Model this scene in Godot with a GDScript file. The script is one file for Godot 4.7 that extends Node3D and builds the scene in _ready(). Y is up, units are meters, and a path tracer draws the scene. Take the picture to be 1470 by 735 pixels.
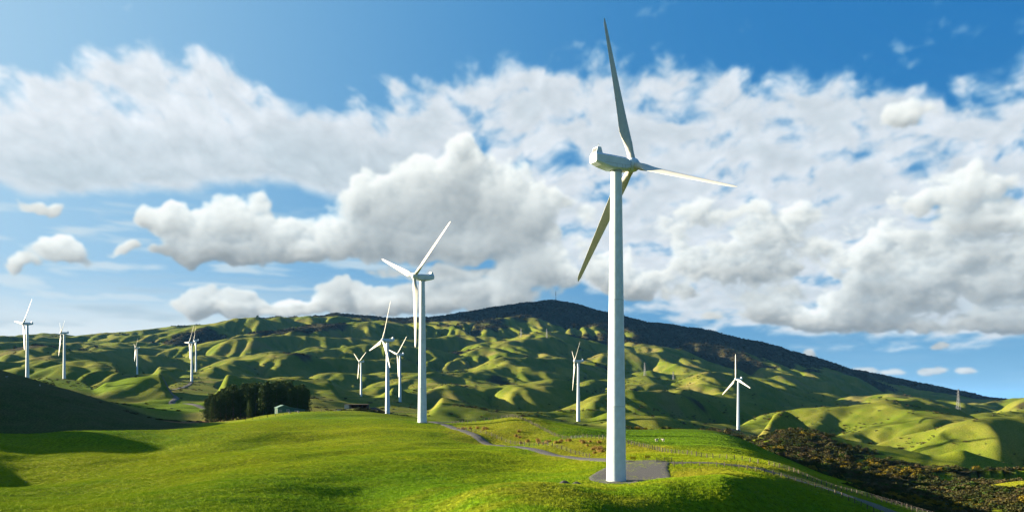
extends Node3D
# Wind farm on rolling green hills below a bush-covered mountain, low sun from the left.
# World: camera at the origin's plumb line, looking along -z; y is up; metres.

const FOCAL := 1300.0        # focal length in units of the photograph's pixels
const EYE := 60.0            # camera height above the world's zero
const EXPOSURE := 5.8
const SUN_AZ := -77.0
const SUN_EL := 12.5

var land_pts: PackedVector3Array = PackedVector3Array()   # azimuth coordinate, log-range coordinate, slope
var land_w: PackedFloat64Array = PackedFloat64Array()
const GA0 := -78.0
const GAS := 1.2
const GAN := 131
const GL0 := 4.2
const GLS := 0.05
const GLN := 130
var land_grid: PackedFloat32Array = PackedFloat32Array()
var n_big: FastNoiseLite
var n_mid: FastNoiseLite
var n_small: FastNoiseLite
var n_warp: FastNoiseLite
var n_roll: FastNoiseLite
var n_col: FastNoiseLite
var n_col2: FastNoiseLite
var rng := RandomNumberGenerator.new()
# turbine places: column and depth
var shelf: PackedVector2Array = PackedVector2Array([Vector2(38, 1083), Vector2(91, 1358), Vector2(196, 2275), Vector2(275, 1625), Vector2(281, 2020), Vector2(518, 1820), Vector2(574, 1338), Vector2(830, 1058), Vector2(1060, 1246)])
var used := {}
var mats := {}

func noise(seed_value: int, freq: float, octaves: int, kind := FastNoiseLite.TYPE_SIMPLEX_SMOOTH) -> FastNoiseLite:
	var n := FastNoiseLite.new()
	n.seed = seed_value
	n.noise_type = kind
	n.frequency = freq
	n.fractal_type = FastNoiseLite.FRACTAL_FBM if octaves > 1 else FastNoiseLite.FRACTAL_NONE
	n.fractal_octaves = octaves
	return n

# ------------------------------------------------------------------ naming helpers
func numbered(called: String) -> String:
	if not used.has(called):
		used[called] = 0
		return called
	used[called] += 1
	return "%s_%03d" % [called, used[called]]

func tag(o: Node, label: String, category := "", group := "", kind := "") -> Node:
	if label != "": o.set_meta("label", label)
	if category != "": o.set_meta("category", category)
	if group != "": o.set_meta("group", group)
	if kind != "": o.set_meta("kind", kind)
	return o

func thing(called: String, at: Vector3, label: String, category: String, group := "") -> Node3D:
	var o := Node3D.new()
	o.name = numbered(called)
	add_child(o)
	o.position = at
	tag(o, label, category, group)
	return o

func put(mesh: Mesh, called: String, mat: Material, parent: Node = null) -> MeshInstance3D:
	var o := MeshInstance3D.new()
	o.mesh = mesh
	o.material_override = mat
	if parent == null:
		o.name = numbered(called)
		add_child(o)
	else:
		o.name = called
		parent.add_child(o, true)
	return o

func copy_of(o: Node3D, called: String, at: Vector3, turn: float, size: float, label: String) -> Node3D:
	var c: Node3D = o.duplicate()
	c.name = numbered(called)
	add_child(c)
	c.position = at
	c.rotation = Vector3(0, turn, 0)
	c.scale = Vector3.ONE * size
	c.set_meta("label", label)
	return c

# ------------------------------------------------------------------ the lie of the land
func at_px(px: float, d: float) -> Vector2:      # x, z of a place seen in column px at depth d
	return Vector2((px - 735.0) / FOCAL * d, -d)

func land_point(px: float, py: float, d: float) -> void:
	var g := at_px(px, d)
	var r := g.length()
	var az := rad_to_deg(atan2(g.x, -g.y))
	var h := (577.0 - py) / FOCAL * d
	land_pts.append(Vector3(az / 10.0, log(r) * 2.2, h / r))

func tps(q: float) -> float:                     # q is the squared distance
	return 0.0 if q < 1e-9 else 0.5 * q * log(q)

func solve_land() -> void:
	var n := land_pts.size()
	var m := n + 3
	var a: Array[PackedFloat64Array] = []
	for i in m:
		var row := PackedFloat64Array()
		row.resize(m + 1)
		if i < n:
			var p := land_pts[i]
			for j in n:
				var q := land_pts[j]
				var dx := p.x - q.x
				var dy := p.y - q.y
				row[j] = tps(dx * dx + dy * dy)
			row[i] += 0.002
			row[n] = 1.0
			row[n + 1] = p.x
			row[n + 2] = p.y
			row[m] = p.z
		else:
			for j in n:
				row[j] = 1.0 if i == n else (land_pts[j].x if i == n + 1 else land_pts[j].y)
		a.append(row)
	for c in m:
		var best := c
		for r in range(c + 1, m):
			if absf(a[r][c]) > absf(a[best][c]): best = r
		var t := a[c]
		a[c] = a[best]
		a[best] = t
		var pr := a[c]
		var inv := 1.0 / pr[c]
		for r in range(c + 1, m):
			var rr := a[r]
			var f := rr[c] * inv
			if f != 0.0:
				for k in range(c, m + 1):
					rr[k] -= f * pr[k]
				a[r] = rr
	land_w.resize(m)
	for c in range(m - 1, -1, -1):
		var s := a[c][m]
		for k in range(c + 1, m):
			s -= a[c][k] * land_w[k]
		land_w[c] = s / a[c][c]
	land_grid.resize(GAN * GLN)
	for il in GLN:
		var y := (GL0 + GLS * il) * 2.2
		for ia in GAN:
			var x := (GA0 + GAS * ia) / 10.0
			var s := land_w[n] + land_w[n + 1] * x + land_w[n + 2] * y
			for j in n:
				var q := land_pts[j]
				var dx := x - q.x
				var dy := y - q.y
				var q2 := dx * dx + dy * dy
				if q2 > 1e-9: s += land_w[j] * 0.5 * q2 * log(q2)
			land_grid[il * GAN + ia] = s

func cubic_w(t: float) -> Vector4:
	var t2 := t * t
	var t3 := t2 * t
	return Vector4(-0.5 * t3 + t2 - 0.5 * t, 1.5 * t3 - 2.5 * t2 + 1.0, -1.5 * t3 + 2.0 * t2 + 0.5 * t, 0.5 * t3 - 0.5 * t2)

func land_slope(az: float, lr: float) -> float:
	var fa := clampf((az - GA0) / GAS, 1.0, GAN - 3.001)
	var fl := clampf((lr - GL0) / GLS, 1.0, GLN - 3.001)
	var ia := int(fa)
	var il := int(fl)
	var wa := cubic_w(fa - ia)
	var wl := cubic_w(fl - il)
	var s := 0.0
	var o := (il - 1) * GAN + ia - 1
	for k in 4:
		s += wl[k] * (wa.x * land_grid[o] + wa.y * land_grid[o + 1] + wa.z * land_grid[o + 2] + wa.w * land_grid[o + 3])
		o += GAN
	return s

# Gullies worn into the hill country by running water: flow is routed downhill over a grid and cuts in proportion to what drains through.
const EX0 := -2900.0
const EZ0 := -520.0
const ES := 9.0
const EW := 640
const EH := 572
var worn: PackedFloat32Array = PackedFloat32Array()

func wear_land() -> void:
	var n := EW * EH
	var h := PackedFloat32Array()
	var base := PackedFloat32Array()
	h.resize(n)
	base.resize(n)
	for j in EH:
		for i in EW:
			var x := EX0 + ES * i
			var z := EZ0 - ES * j
			var r := sqrt(x * x + z * z)
			var az := rad_to_deg(atan2(x, -z))
			var m := land_slope(az, log(r)) * r
			var wx := x + 110.0 * n_warp.get_noise_2d(x, z)
			var wz := z + 110.0 * n_warp.get_noise_2d(x + 5000.0, z)
			var big := absf(n_big.get_noise_2d(0.80 * wx + 0.60 * wz, (-0.60 * wx + 0.80 * wz) * 0.62))
			base[j * EW + i] = m
			var bold := 1.0 + 0.5 * smoothstep(9.0, 14.0, az) * (1.0 - smoothstep(2200.0, 3000.0, r))
			h[j * EW + i] = m + 78.0 * bold * big + 9.0 * n_mid.get_noise_2d(wx, wz) + 2.0 * n_small.get_noise_2d(x, z)
	var off := PackedInt32Array([1, EW + 1, EW, EW - 1, -1, -EW - 1, -EW, -EW + 1])
	var inv := PackedFloat32Array([1.0, 0.7071, 1.0, 0.7071, 1.0, 0.7071, 1.0, 0.7071])
	var recv := PackedInt32Array()
	var near_d := PackedFloat32Array()
	var area := PackedFloat32Array()
	recv.resize(n)
	near_d.resize(n)
	area.resize(n)
	for pass_no in 9:
		var keys := PackedInt64Array()
		keys.resize(n)
		for q in n: keys[q] = (int((h[q] + 2000.0) * 4096.0) << 20) | q
		keys.sort()
		area.fill(1.0)
		for q in n:
			recv[q] = -1
		for j in range(1, EH - 1):
			for i in range(1, EW - 1):
				var q := j * EW + i
				var best := 0.0
				var hq := h[q]
				for k in 8:
					var drop := (hq - h[q + off[k]]) * inv[k]
					if drop > best:
						best = drop
						recv[q] = q + off[k]
						near_d[q] = inv[k]
		for t in range(n - 1, -1, -1):
			var q := keys[t] & 0xFFFFF
			if recv[q] >= 0: area[recv[q]] += area[q]
		for t in n:
			var q := keys[t] & 0xFFFFF
			var d := recv[q]
			if d < 0: continue
			var k := 0.14 * sqrt(area[q]) * near_d[q]
			h[q] = (h[q] + k * h[d]) / (1.0 + k)
		# soil creep rounds the crests
		var g := h.duplicate()
		for j in range(1, EH - 1):
			for i in range(1, EW - 1):
				var q := j * EW + i
				h[q] = g[q] + 0.13 * (g[q - 1] + g[q + 1] + g[q - EW] + g[q + EW] - 4.0 * g[q])
	# keep the shape, not the loss: take away what is lost broadly
	worn.resize(n)
	for q in n: worn[q] = h[q] - base[q]
	var B := 32
	var cw := EW / B + 1
	var ch := EH / B + 1
	var mean := PackedFloat32Array()
	var cnt := PackedFloat32Array()
	mean.resize(cw * ch)
	cnt.resize(cw * ch)
	for j in EH:
		for i in EW:
			var c := (j / B) * cw + i / B
			mean[c] += worn[j * EW + i]
			cnt[c] += 1.0
	for c in cw * ch:
		if cnt[c] > 0.0: mean[c] /= cnt[c]
	for j in EH:
		for i in EW:
			var fi := clampf(float(i) / B - 0.5, 0.0, cw - 1.001)
			var fj := clampf(float(j) / B - 0.5, 0.0, ch - 1.001)
			var a := int(fi)
			var b := int(fj)
			var m := lerpf(lerpf(mean[b * cw + a], mean[b * cw + a + 1], fi - a), lerpf(mean[(b + 1) * cw + a], mean[(b + 1) * cw + a + 1], fi - a), fj - b) if b + 1 < ch and cnt[(b + 1) * cw + a + 1] > 0.0 else mean[b * cw + a]
			worn[j * EW + i] -= m

func worn_at(x: float, z: float) -> float:
	var fi := (x - EX0) / ES
	var fj := (EZ0 - z) / ES
	if fi < 2.0 or fj < 2.0 or fi > EW - 4.0 or fj > EH - 4.0: return 0.0
	var i := int(fi)
	var j := int(fj)
	var wa := cubic_w(fi - i)
	var wb := cubic_w(fj - j)
	var s := 0.0
	var o := (j - 1) * EW + i - 1
	for k in 4:
		s += wb[k] * (wa.x * worn[o] + wa.y * worn[o + 1] + wa.z * worn[o + 2] + wa.w * worn[o + 3])
		o += EW
	var rim := minf(minf(fi, EW - fi), EH - fj) / 30.0
	return s * smoothstep(0.0, 1.0, rim)

func relief(x: float, z: float, r: float, az: float) -> float:
	# gullied hill country beyond the near paddocks: rounded spurs, sharp gullies
	var right := smoothstep(6.0, 15.0, az)
	var far := smoothstep(lerpf(620.0, 520.0, right), lerpf(1300.0, 820.0, right), r)
	var near := 1.0 - smoothstep(380.0, 900.0, r)
	var s := 0.0
	if far > 0.0 and z < -500.0:
		var small := absf(n_small.get_noise_2d(x, z))
		var up := smoothstep(3600.0, 5000.0, r)
		var amp := 1.0 - smoothstep(6500.0, 9000.0, r)
		s = far * (lerpf(1.12, 0.55, up) * worn_at(x, z) + amp * 4.0 * (small - 0.28))
		var px := 735.0 - FOCAL * x / z
		var calm := blob(px, -z, 1200.0, 630.0, 190.0, 200.0)
		if calm > 0.0: s *= 1.0 - 0.9 * smoothstep(0.0, 0.5, calm)
		for q in shelf:
			var k := blob(px, -z, q.x, q.y * 0.80, 42.0 + 0.03 * (2000.0 - q.y), q.y * 0.27)
			if k > 0.0: s *= 1.0 - 0.85 * smoothstep(0.0, 0.6, k)
	var pad := 1.0
	if r < 420.0: pad = smoothstep(12.0, 34.0, Vector2(x - 25.0, z + 217.0).length())
	s += (0.35 + 0.65 * near) * 2.0 * (1.0 - 0.6 * smoothstep(340.0, 430.0, r) * (1.0 - smoothstep(450.0, 520.0, r))) * n_roll.get_noise_2d(0.80 * x + 0.60 * z, 0.55 * (0.80 * z - 0.60 * x)) * smoothstep(60.0, 140.0, r) * pad
	return s

func ground_at(x: float, z: float) -> float:
	var r := maxf(sqrt(x * x + z * z), 1.0)
	var az := rad_to_deg(atan2(x, -z))
	var re := maxf(r, 85.0)
	var h := land_slope(az, log(re)) * re + relief(x, z, r, az)
	return EYE + h

func on_ground(px: float, d: float, lift := 0.0) -> Vector3:
	var g := at_px(px, d)
	return Vector3(g.x, ground_at(g.x, g.y) + lift, g.y)

func shape_land() -> void:
	n_big = noise(11, 1.0 / 760.0, 1)
	n_mid = noise(23, 1.0 / 200.0, 1)
	n_small = noise(37, 1.0 / 80.0, 2)
	n_warp = noise(41, 1.0 / 420.0, 2)
	n_roll = noise(53, 1.0 / 62.0, 4)
	n_roll.fractal_gain = 0.4
	n_col = noise(61, 1.0 / 160.0, 4)
	n_col2 = noise(67, 1.0 / 14.0, 4)
	var p := [
		# close ground, below the frame
		[-900, 760, 85], [-300, 765, 85], [0, 770, 85], [400, 775, 85], [735, 780, 85], [1100, 790, 85], [1470, 800, 85], [2300, 800, 85],
		# bottom edge of the frame
		[-500, 715, 150], [0, 735, 150], [200, 733, 142], [330, 733, 140], [420, 745, 140], [540, 775, 142], [600, 770, 138], [700, 735, 132], [780, 722, 138], [850, 726, 142], [960, 752, 148], [1100, 800, 152], [1300, 840, 165], [1470, 820, 170],
		# spur crossing the left of the paddock and the hollow behind it
		[0, 708, 195], [150, 690, 215], [300, 668, 250], [430, 650, 280], [560, 640, 300],
		[0, 686, 240], [100, 668, 265], [200, 652, 295], [-220, 640, 235], [-400, 650, 230], [60, 645, 300],
		# crest of the paddock
		[-330, 492, 360], [-470, 500, 370], [-330, 560, 420], [-700, 560, 340], [-180, 580, 345], [-330, 600, 290], [-80, 616, 335], [0, 622, 335], [100, 619, 340], [180, 620, 350], [265, 619, 360], [320, 610, 400], [400, 603, 430], [500, 602, 440], [560, 603, 440], [604, 607, 437], [650, 616, 405], [700, 627, 370], [760, 640, 330],
		# face of the paddock
		[300, 690, 190], [400, 682, 200], [520, 711, 188], [450, 625, 350], [600, 640, 300], [600, 712, 178], [680, 672, 232],
		# gully between the paddock and the turbine's knoll
		[630, 752, 147], [715, 705, 187], [795, 682, 222], [860, 667, 240],
		# knoll with the large turbine
		[690, 706, 160], [760, 695, 172], [820, 691, 190], [885, 691, 200], [860, 680, 215], [950, 690, 200], [955, 665, 232], [900, 664, 238], [1000, 690, 190], [1050, 675, 222], [860, 701, 172], [950, 700, 168], [1050, 698, 172], [1040, 735, 160], [1120, 722, 187], [1190, 728, 196],
		# road running down to the right
		[1100, 679, 234], [1160, 697, 225], [1220, 716, 213], [1290, 738, 197], [1400, 775, 178],
		# yellow knoll and green slope behind the road
		[700, 607, 440], [745, 599, 440], [790, 607, 430], [830, 628, 350], [870, 640, 310], [780, 632, 350], [950, 652, 275], [1000, 662, 255],
		[800, 607, 500], [880, 616, 500], [960, 617, 500], [1050, 624, 480], [900, 628, 400], [1000, 640, 350], [1100, 662, 300], [1180, 687, 275], [1300, 727, 245],
		# dark scrub gully right of it
		[960, 640, 620], [1050, 650, 580], [1150, 672, 500], [1250, 700, 430], [1350, 712, 420], [1000, 628, 800], [1100, 640, 760],
		[1130, 622, 720], [1200, 634, 700], [1300, 650, 640], [1400, 684, 560], [1250, 672, 560], [1470, 690, 520],
		# scrub knoll at the lower right
		[1260, 708, 330], [1350, 708, 340], [1420, 697, 360], [1470, 690, 370], [1400, 735, 280], [1700, 690, 360], [1470, 745, 260],
		# left dark hill
		[0, 538, 600], [60, 553, 600], [130, 577, 590], [200, 602, 570], [260, 617, 540], [-150, 497, 620], [0, 640, 430], [150, 645, 440], [-150, 620, 440], [0, 583, 500], [60, 597, 500], [130, 612, 490], [-150, 545, 510], [-300, 466, 560], [-520, 445, 570],
		# valley behind the paddock: reeds, pines, shed, yards
		[290, 607, 620], [330, 603, 660], [230, 604, 700], [360, 601, 640], [400, 600, 640], [412, 593, 580], [450, 593, 700], [500, 586, 750], [530, 587, 740], [556, 601, 805], [600, 606, 700], [640, 606, 560], [700, 612, 600], [620, 600, 850],
		[200, 588, 850], [280, 588, 880], [120, 570, 900], [230, 575, 1000],
		# turbine shelves
		[38, 547, 1083], [91, 540, 1358], [196, 535, 2275], [275, 548, 1625], [280, 537, 2020], [518, 572, 1820], [574, 577, 1338], [830, 608, 1058], [1060, 617, 1246],
		[360, 570, 1300], [450, 580, 1150], [680, 598, 1250], [740, 602, 1000], [950, 620, 1000], [1150, 628, 1150],
		# middle hills rising to the mountain
		[0, 535, 1700], [-400, 520, 1500], [100, 518, 2400], [350, 530, 2200], [450, 545, 1900], [600, 560, 1900], [700, 560, 2000], [800, 555, 2000], [900, 560, 2000], [980, 575, 1700], [1060, 590, 1900], [1150, 596, 2000],
		[0, 500, 3000], [200, 505, 3100], [350, 500, 3000], [500, 500, 3000], [620, 500, 3200], [750, 490, 3400], [850, 500, 3300], [950, 515, 3300], [1060, 530, 3300], [1150, 550, 3200], [1250, 572, 3200], [1350, 590, 3000],
		# skyline
		[-500, 480, 4500], [0, 490, 4500], [75, 483, 4500], [130, 487, 4500], [200, 479, 4600], [260, 471, 4600], [320, 462, 4600], [400, 458, 4700], [500, 457, 4900], [560, 461, 5100], [620, 458, 5300], [680, 450, 5400], [730, 441, 5500], [785, 434, 5500], [815, 437, 5500], [850, 447, 5500], [900, 459, 5500], [950, 468, 5500], [1000, 477, 5500], [1050, 485, 5500], [1100, 497, 5500], [1150, 510, 5500], [1200, 525, 5500], [1250, 540, 5500], [1300, 548, 5500], [1350, 558, 5500], [1400, 570, 5600], [1450, 579, 5800], [1700, 582, 6000], [2300, 582, 6000],
		# behind the skyline, down to the plain
		[-500, 540, 8000], [200, 540, 8000], [500, 530, 8000], [785, 520, 8500], [1100, 560, 8500], [1400, 582, 9000], [2300, 582, 9000],
		[-500, 578, 30000], [200, 578, 30000], [785, 578, 30000], [1400, 578, 30000], [2300, 578, 30000],
		# right-hand hills
		[960, 578, 1550], [1000, 592, 1400], [1030, 604, 1320], [1130, 632, 1450], [1150, 640, 950], [1250, 652, 950], [1350, 664, 820], [1180, 618, 1700],
		[1300, 626, 1150], [1400, 640, 950], [1470, 646, 900],
		[1290, 596, 1500], [1370, 601, 1450], [1440, 618, 1350], [1250, 618, 1300], [1470, 610, 1500], [1700, 620, 1400],
		[1230, 582, 2400], [1300, 583, 2500], [1380, 586, 2600], [1450, 584, 2700], [1180, 606, 1900], [1330, 604, 1900], [1470, 597, 2000], [2300, 600, 2000], [1700, 590, 3000],
	]
	for q in p:
		land_point(q[0], q[1], q[2])
	solve_land()
	var t0 := Time.get_ticks_msec()
	wear_land()
	print('worn ', Time.get_ticks_msec() - t0)

# ------------------------------------------------------------------ sky: air and clouds, computed for every direction
var sk_puff: FastNoiseLite
var sk_fine: FastNoiseLite
var sk_soft: FastNoiseLite
var sk_cell: FastNoiseLite
var sk_wisp: FastNoiseLite
var sk_deck: FastNoiseLite
var sk_ridge: FastNoiseLite
var sk_ridge2: FastNoiseLite
var heaps := []          # cumulus: azimuth, elevation, half width, half height of each lobe, degrees

func sky_dir(px: float, py: float) -> Vector2:
	var az := atan((px - 735.0) / FOCAL)
	return Vector2(rad_to_deg(az), rad_to_deg(atan((577.0 - py) / FOCAL * cos(az))))

func heap(px: float, py: float, w: float, h: float, amount := 1.0) -> void:
	var c := sky_dir(px, py)
	heaps.append([c.x, c.y, rad_to_deg(w / FOCAL) * pow(cos(deg_to_rad(c.x)), 2), rad_to_deg(h / FOCAL) * cos(deg_to_rad(c.x)), amount])

func along(pts: PackedVector2Array, x: float) -> float:
	if x <= pts[0].x: return pts[0].y
	for k in range(1, pts.size()):
		if x < pts[k].x:
			var t := (x - pts[k - 1].x) / (pts[k].x - pts[k - 1].x)
			return lerpf(pts[k - 1].y, pts[k].y, t * t * (3.0 - 2.0 * t))
	return pts[-1].y

func sky_edge(list: Array) -> PackedVector2Array:
	var o := PackedVector2Array()
	for q in list: o.append(sky_dir(q[0], q[1]))
	return o

# The sky from azimuth az0 to az1 and from the horizon up to el1, row 0 on top.
func sky_patch(az0: float, az1: float, el1: float, w: int, h: int) -> Image:
	var top_edge := sky_edge([[0, 92], [100, 80], [250, 66], [350, 92], [430, 142], [520, 158], [600, 136], [660, 104], [720, 84], [870, 82], [1000, 84], [1130, 108], [1220, 128], [1290, 112], [1470, 92]])
	var low_edge := sky_edge([[0, 272], [200, 276], [400, 266], [480, 285], [560, 300], [700, 330], [800, 400], [900, 440], [1050, 470], [1250, 486], [1470, 486]])
	var bulk := PackedFloat32Array()      # how deep the heaps and the deck are in a direction, below 0 outside
	bulk.resize(w * h)
	var da := (az1 - az0) / w
	var de := el1 / h
	for j in h:
		var el := el1 - (j + 0.5) * de
		for i in w:
			var f := -1.5
			if el < 25.0:
				var az := az0 + (i + 0.5) * da
				var wa := sk_soft.get_noise_2d(az * 4.0, el * 4.0)
				var wb := sk_soft.get_noise_2d(az * 4.0 + 300.0, el * 4.0)
				var calm := smoothstep(0.5, 5.0, el)
				var u := az + 0.9 * calm * wa
				var v := el + 0.7 * calm * wb
				var s := 0.0
				for q in heaps:
					var dx: float = absf(u - q[0])
					if dx > q[2] * 1.6: continue
					var dy: float = v - q[1]
					dx /= q[2]
					dy /= q[3] * (1.0 if dy > 0.0 else 0.8)
					var g: float = q[4] * (1.0 - dx * dx - dy * dy)
					if g > -1.5: s += exp(4.0 * g)
				if s > 0.0: f = log(s) / 4.0
				var aside := smoothstep(31.0, 60.0, absf(az))
				var lowe := lerpf(along(low_edge, az), 6.0, aside)
				var dq := sk_deck.get_noise_2d(az * 0.8 + 0.8 * wa, el * 1.45 + 0.8 * wb)
				var dk := smoothstep(-4.5, 5.0, az + 0.5 * (9.0 - el)) * smoothstep(lowe - 0.6, lowe + 0.9, el) * (1.0 - smoothstep(8.5, 15.5, el - 0.02 * az))
				dk *= 1.0 - 0.55 * aside
				f = maxf(f, 1.62 * dk - 1.1 + 1.5 * dq * (0.3 + 0.7 * dk))
			bulk[j * w + i] = f
	var data := PackedByteArray()
	data.resize(w * h * 3)
	for j in h:
		var el := el1 - (j + 0.5) * de
		for i in w:
			var az := az0 + (i + 0.5) * da
			var o := j * w + i
			var aside := smoothstep(31.0, 60.0, absf(az))
			# clear air: paler to the horizon and towards the sun
			var cs := sin(deg_to_rad(el)) * sin(deg_to_rad(SUN_EL)) + cos(deg_to_rad(el)) * cos(deg_to_rad(SUN_EL)) * cos(deg_to_rad(az - SUN_AZ))
			var sunward := smoothstep(-0.45, 1.05, cs)
			var hz := exp(-el / 8.0)
			var c := Vector3(0.140, 0.455, 0.725).lerp(Vector3(0.605, 0.77, 0.865), hz)
			c = c.lerp(Vector3(0.80, 0.91, 0.975), clampf(sunward * sunward * 1.0, 0.0, 1.0))
			if el < 60.0:
				# thin streaks low on the left
				var st := sk_wisp.get_noise_2d(az * 0.5, el * 4.0 + 0.12 * az)
				var fine := sk_fine.get_noise_2d(az * 0.5 + 31.0, el * 1.6)
				var streak := smoothstep(-0.02, 0.5, st + 0.2 * fine) * (1.0 - smoothstep(9.0, 13.5, el)) * (1.0 - smoothstep(-6.0, 6.0, az) * 0.9)
				var bank := (1.0 - smoothstep(3.8, 8.0, el + 1.8 * st)) * (1.0 - smoothstep(-6.0, 8.0, az))
				streak = maxf(streak * 0.6, bank * (0.85 + 0.5 * st))
				c = c.lerp(Vector3(0.905, 0.93, 0.93) - Vector3.ONE * 0.09 * smoothstep(-0.1, 0.5, -st), clampf(streak, 0.0, 0.92))
				# altocumulus sheet
				var v := 15.0 * log(el + 4.0)
				var tope := along(top_edge, az) + 0.7 * sk_soft.get_noise_2d(az * 3.0, 9.0)
				var lowe := along(low_edge, az)
				tope = lerpf(tope, 15.0 + 10.0 * sk_soft.get_noise_2d(az * 0.35, 40.0), aside)
				lowe = lerpf(lowe, 8.0, aside)
				var ins := tope - el
				var wx := az + 1.2 * sk_soft.get_noise_2d(az * 1.5, v)
				var wy := v - 0.13 * sqrt((az + 4.0) * (az + 4.0) + 9.0) + 0.05 * az + 0.5 * sk_soft.get_noise_2d(az * 2.0, v * 2.0 + 70.0)
				var cell := sk_cell.get_noise_2d(wx * 0.66, wy * 1.5)
				var grain := -sk_ridge.get_noise_2d(wx * 1.1 + 70.0, wy * 2.1)
				var body := sk_soft.get_noise_2d(az * 0.9 + 20.0, v * 2.2)
				var cov := clampf(0.25 + 0.55 * ins, -2.0, 1.0 + 0.03 * ins)
				cov -= maxf(lowe + 0.8 - el, 0.0) * 1.1
				cov -= 0.75 * aside
				var calm := smoothstep(6.0, 1.5, el - lowe) * (1.0 - smoothstep(-6.0, 4.0, az))
				var dens := cov * (0.80 - 0.04 * smoothstep(-4.0, 8.0, az) + 0.12 * calm) + (0.74 - 0.40 * calm) * cell + 0.56 * body + (0.30 - 0.2 * calm) * grain
				var fib := sk_fine.get_noise_2d(az * 0.8 + 50.0, v * 1.3)
				var al := smoothstep(-0.05, 0.95, dens + 0.10 * fib)
				al = 1.0 - pow(1.0 - al, 1.45)
				if ins < 0.6: al = maxf(al, 0.5 * smoothstep(0.42, 0.85, cell + 0.7 * body + 0.2 * grain) * smoothstep(-6.0, 0.0, ins))
				var gloom := smoothstep(0.5, 1.5, dens + 0.3 * body - 0.2 * grain) * 0.55 + 0.5 * smoothstep(4.5, 0.5, el - lowe) * (1.0 - smoothstep(-3.0, 10.0, az) * 0.6)
				var tint := Vector3(0.94, 0.957, 0.975).lerp(Vector3(0.78, 0.832, 0.862), clampf(gloom, 0.0, 1.0))
				tint += Vector3.ONE * (0.045 * grain + 0.03 * fib - 0.01 + 0.03 * smoothstep(0.0, -25.0, az))
				c = c.lerp(tint, clampf(al, 0.0, 1.0) * 0.96)
			# heaps and deck: march into the cloud, and shade each point from a chosen light, not the sun
			var f := bulk[o]
			if f > -0.6:
				var left := 1.0
				var sum := Vector3.ZERO
				var reach := sqrt(maxf(f + 0.7, 0.0)) * 1.75
				var dw := 2.0 * reach / 16.0
				var wz := -reach + dw * 0.5 * (1.0 + 0.7 * sin(i * 12.9898 + j * 78.233))
				while wz < reach and left > 0.03:
					var m := f - wz * wz * 0.30
					var d := smoothstep(-0.05, 0.70, m + 0.62 * (0.12 - sk_ridge.get_noise_3d(az, el * 1.15, wz)))
					if d > 0.004:
						var depth := 0.0
						var sx := 0.16
						for k in 4:
							var qi := clampi(i - int(sx * 0.68 / da + 0.5), 0, w - 1)
							var qj := clampi(j - int(sx * 0.52 / de + 0.5), 0, h - 1)
							var qw := wz - sx * 0.50
							var m2 := bulk[qj * w + qi] - qw * qw * 0.30
							if m2 > -0.5:
								depth += sx * smoothstep(-0.05, 0.70, m2 + 0.62 * (0.12 - sk_ridge2.get_noise_3d(az - sx * 0.68, (el + sx * 0.52) * 1.15, qw)))
							sx *= 1.9
						var t := 0.52 * exp(-1.5 * depth) + 0.48 * exp(-0.28 * depth)
						var low_el := bulk[clampi(j + int(0.7 / de), 0, h - 1) * w + i]
						var amb := 0.62 + 0.12 * clampf(low_el - f, -1.0, 1.0)
						var above := clampf(bulk[clampi(j - int(1.1 / de), 0, h - 1) * w + i], 0.0, 0.9) + clampf(bulk[clampi(j - int(2.3 / de), 0, h - 1) * w + i], 0.0, 0.9)
						amb -= 0.02 * above
						t *= 1.0 - 0.26 * above
						var col := Vector3(0.66, 0.72, 0.755) * (amb + 0.24) + Vector3(0.43, 0.395, 0.345) * t
						var op := 1.0 - exp(-d * dw * 6.5)
						sum += col * (left * op)
						left *= 1.0 - op
					wz += dw
				c = c * left + sum
			data[o * 3] = int(clampf(c.x, 0.0, 1.0) * 255.0)
			data[o * 3 + 1] = int(clampf(c.y, 0.0, 1.0) * 255.0)
			data[o * 3 + 2] = int(clampf(c.z, 0.0, 1.0) * 255.0)
	return Image.create_from_data(w, h, false, Image.FORMAT_RGB8, data)

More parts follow.
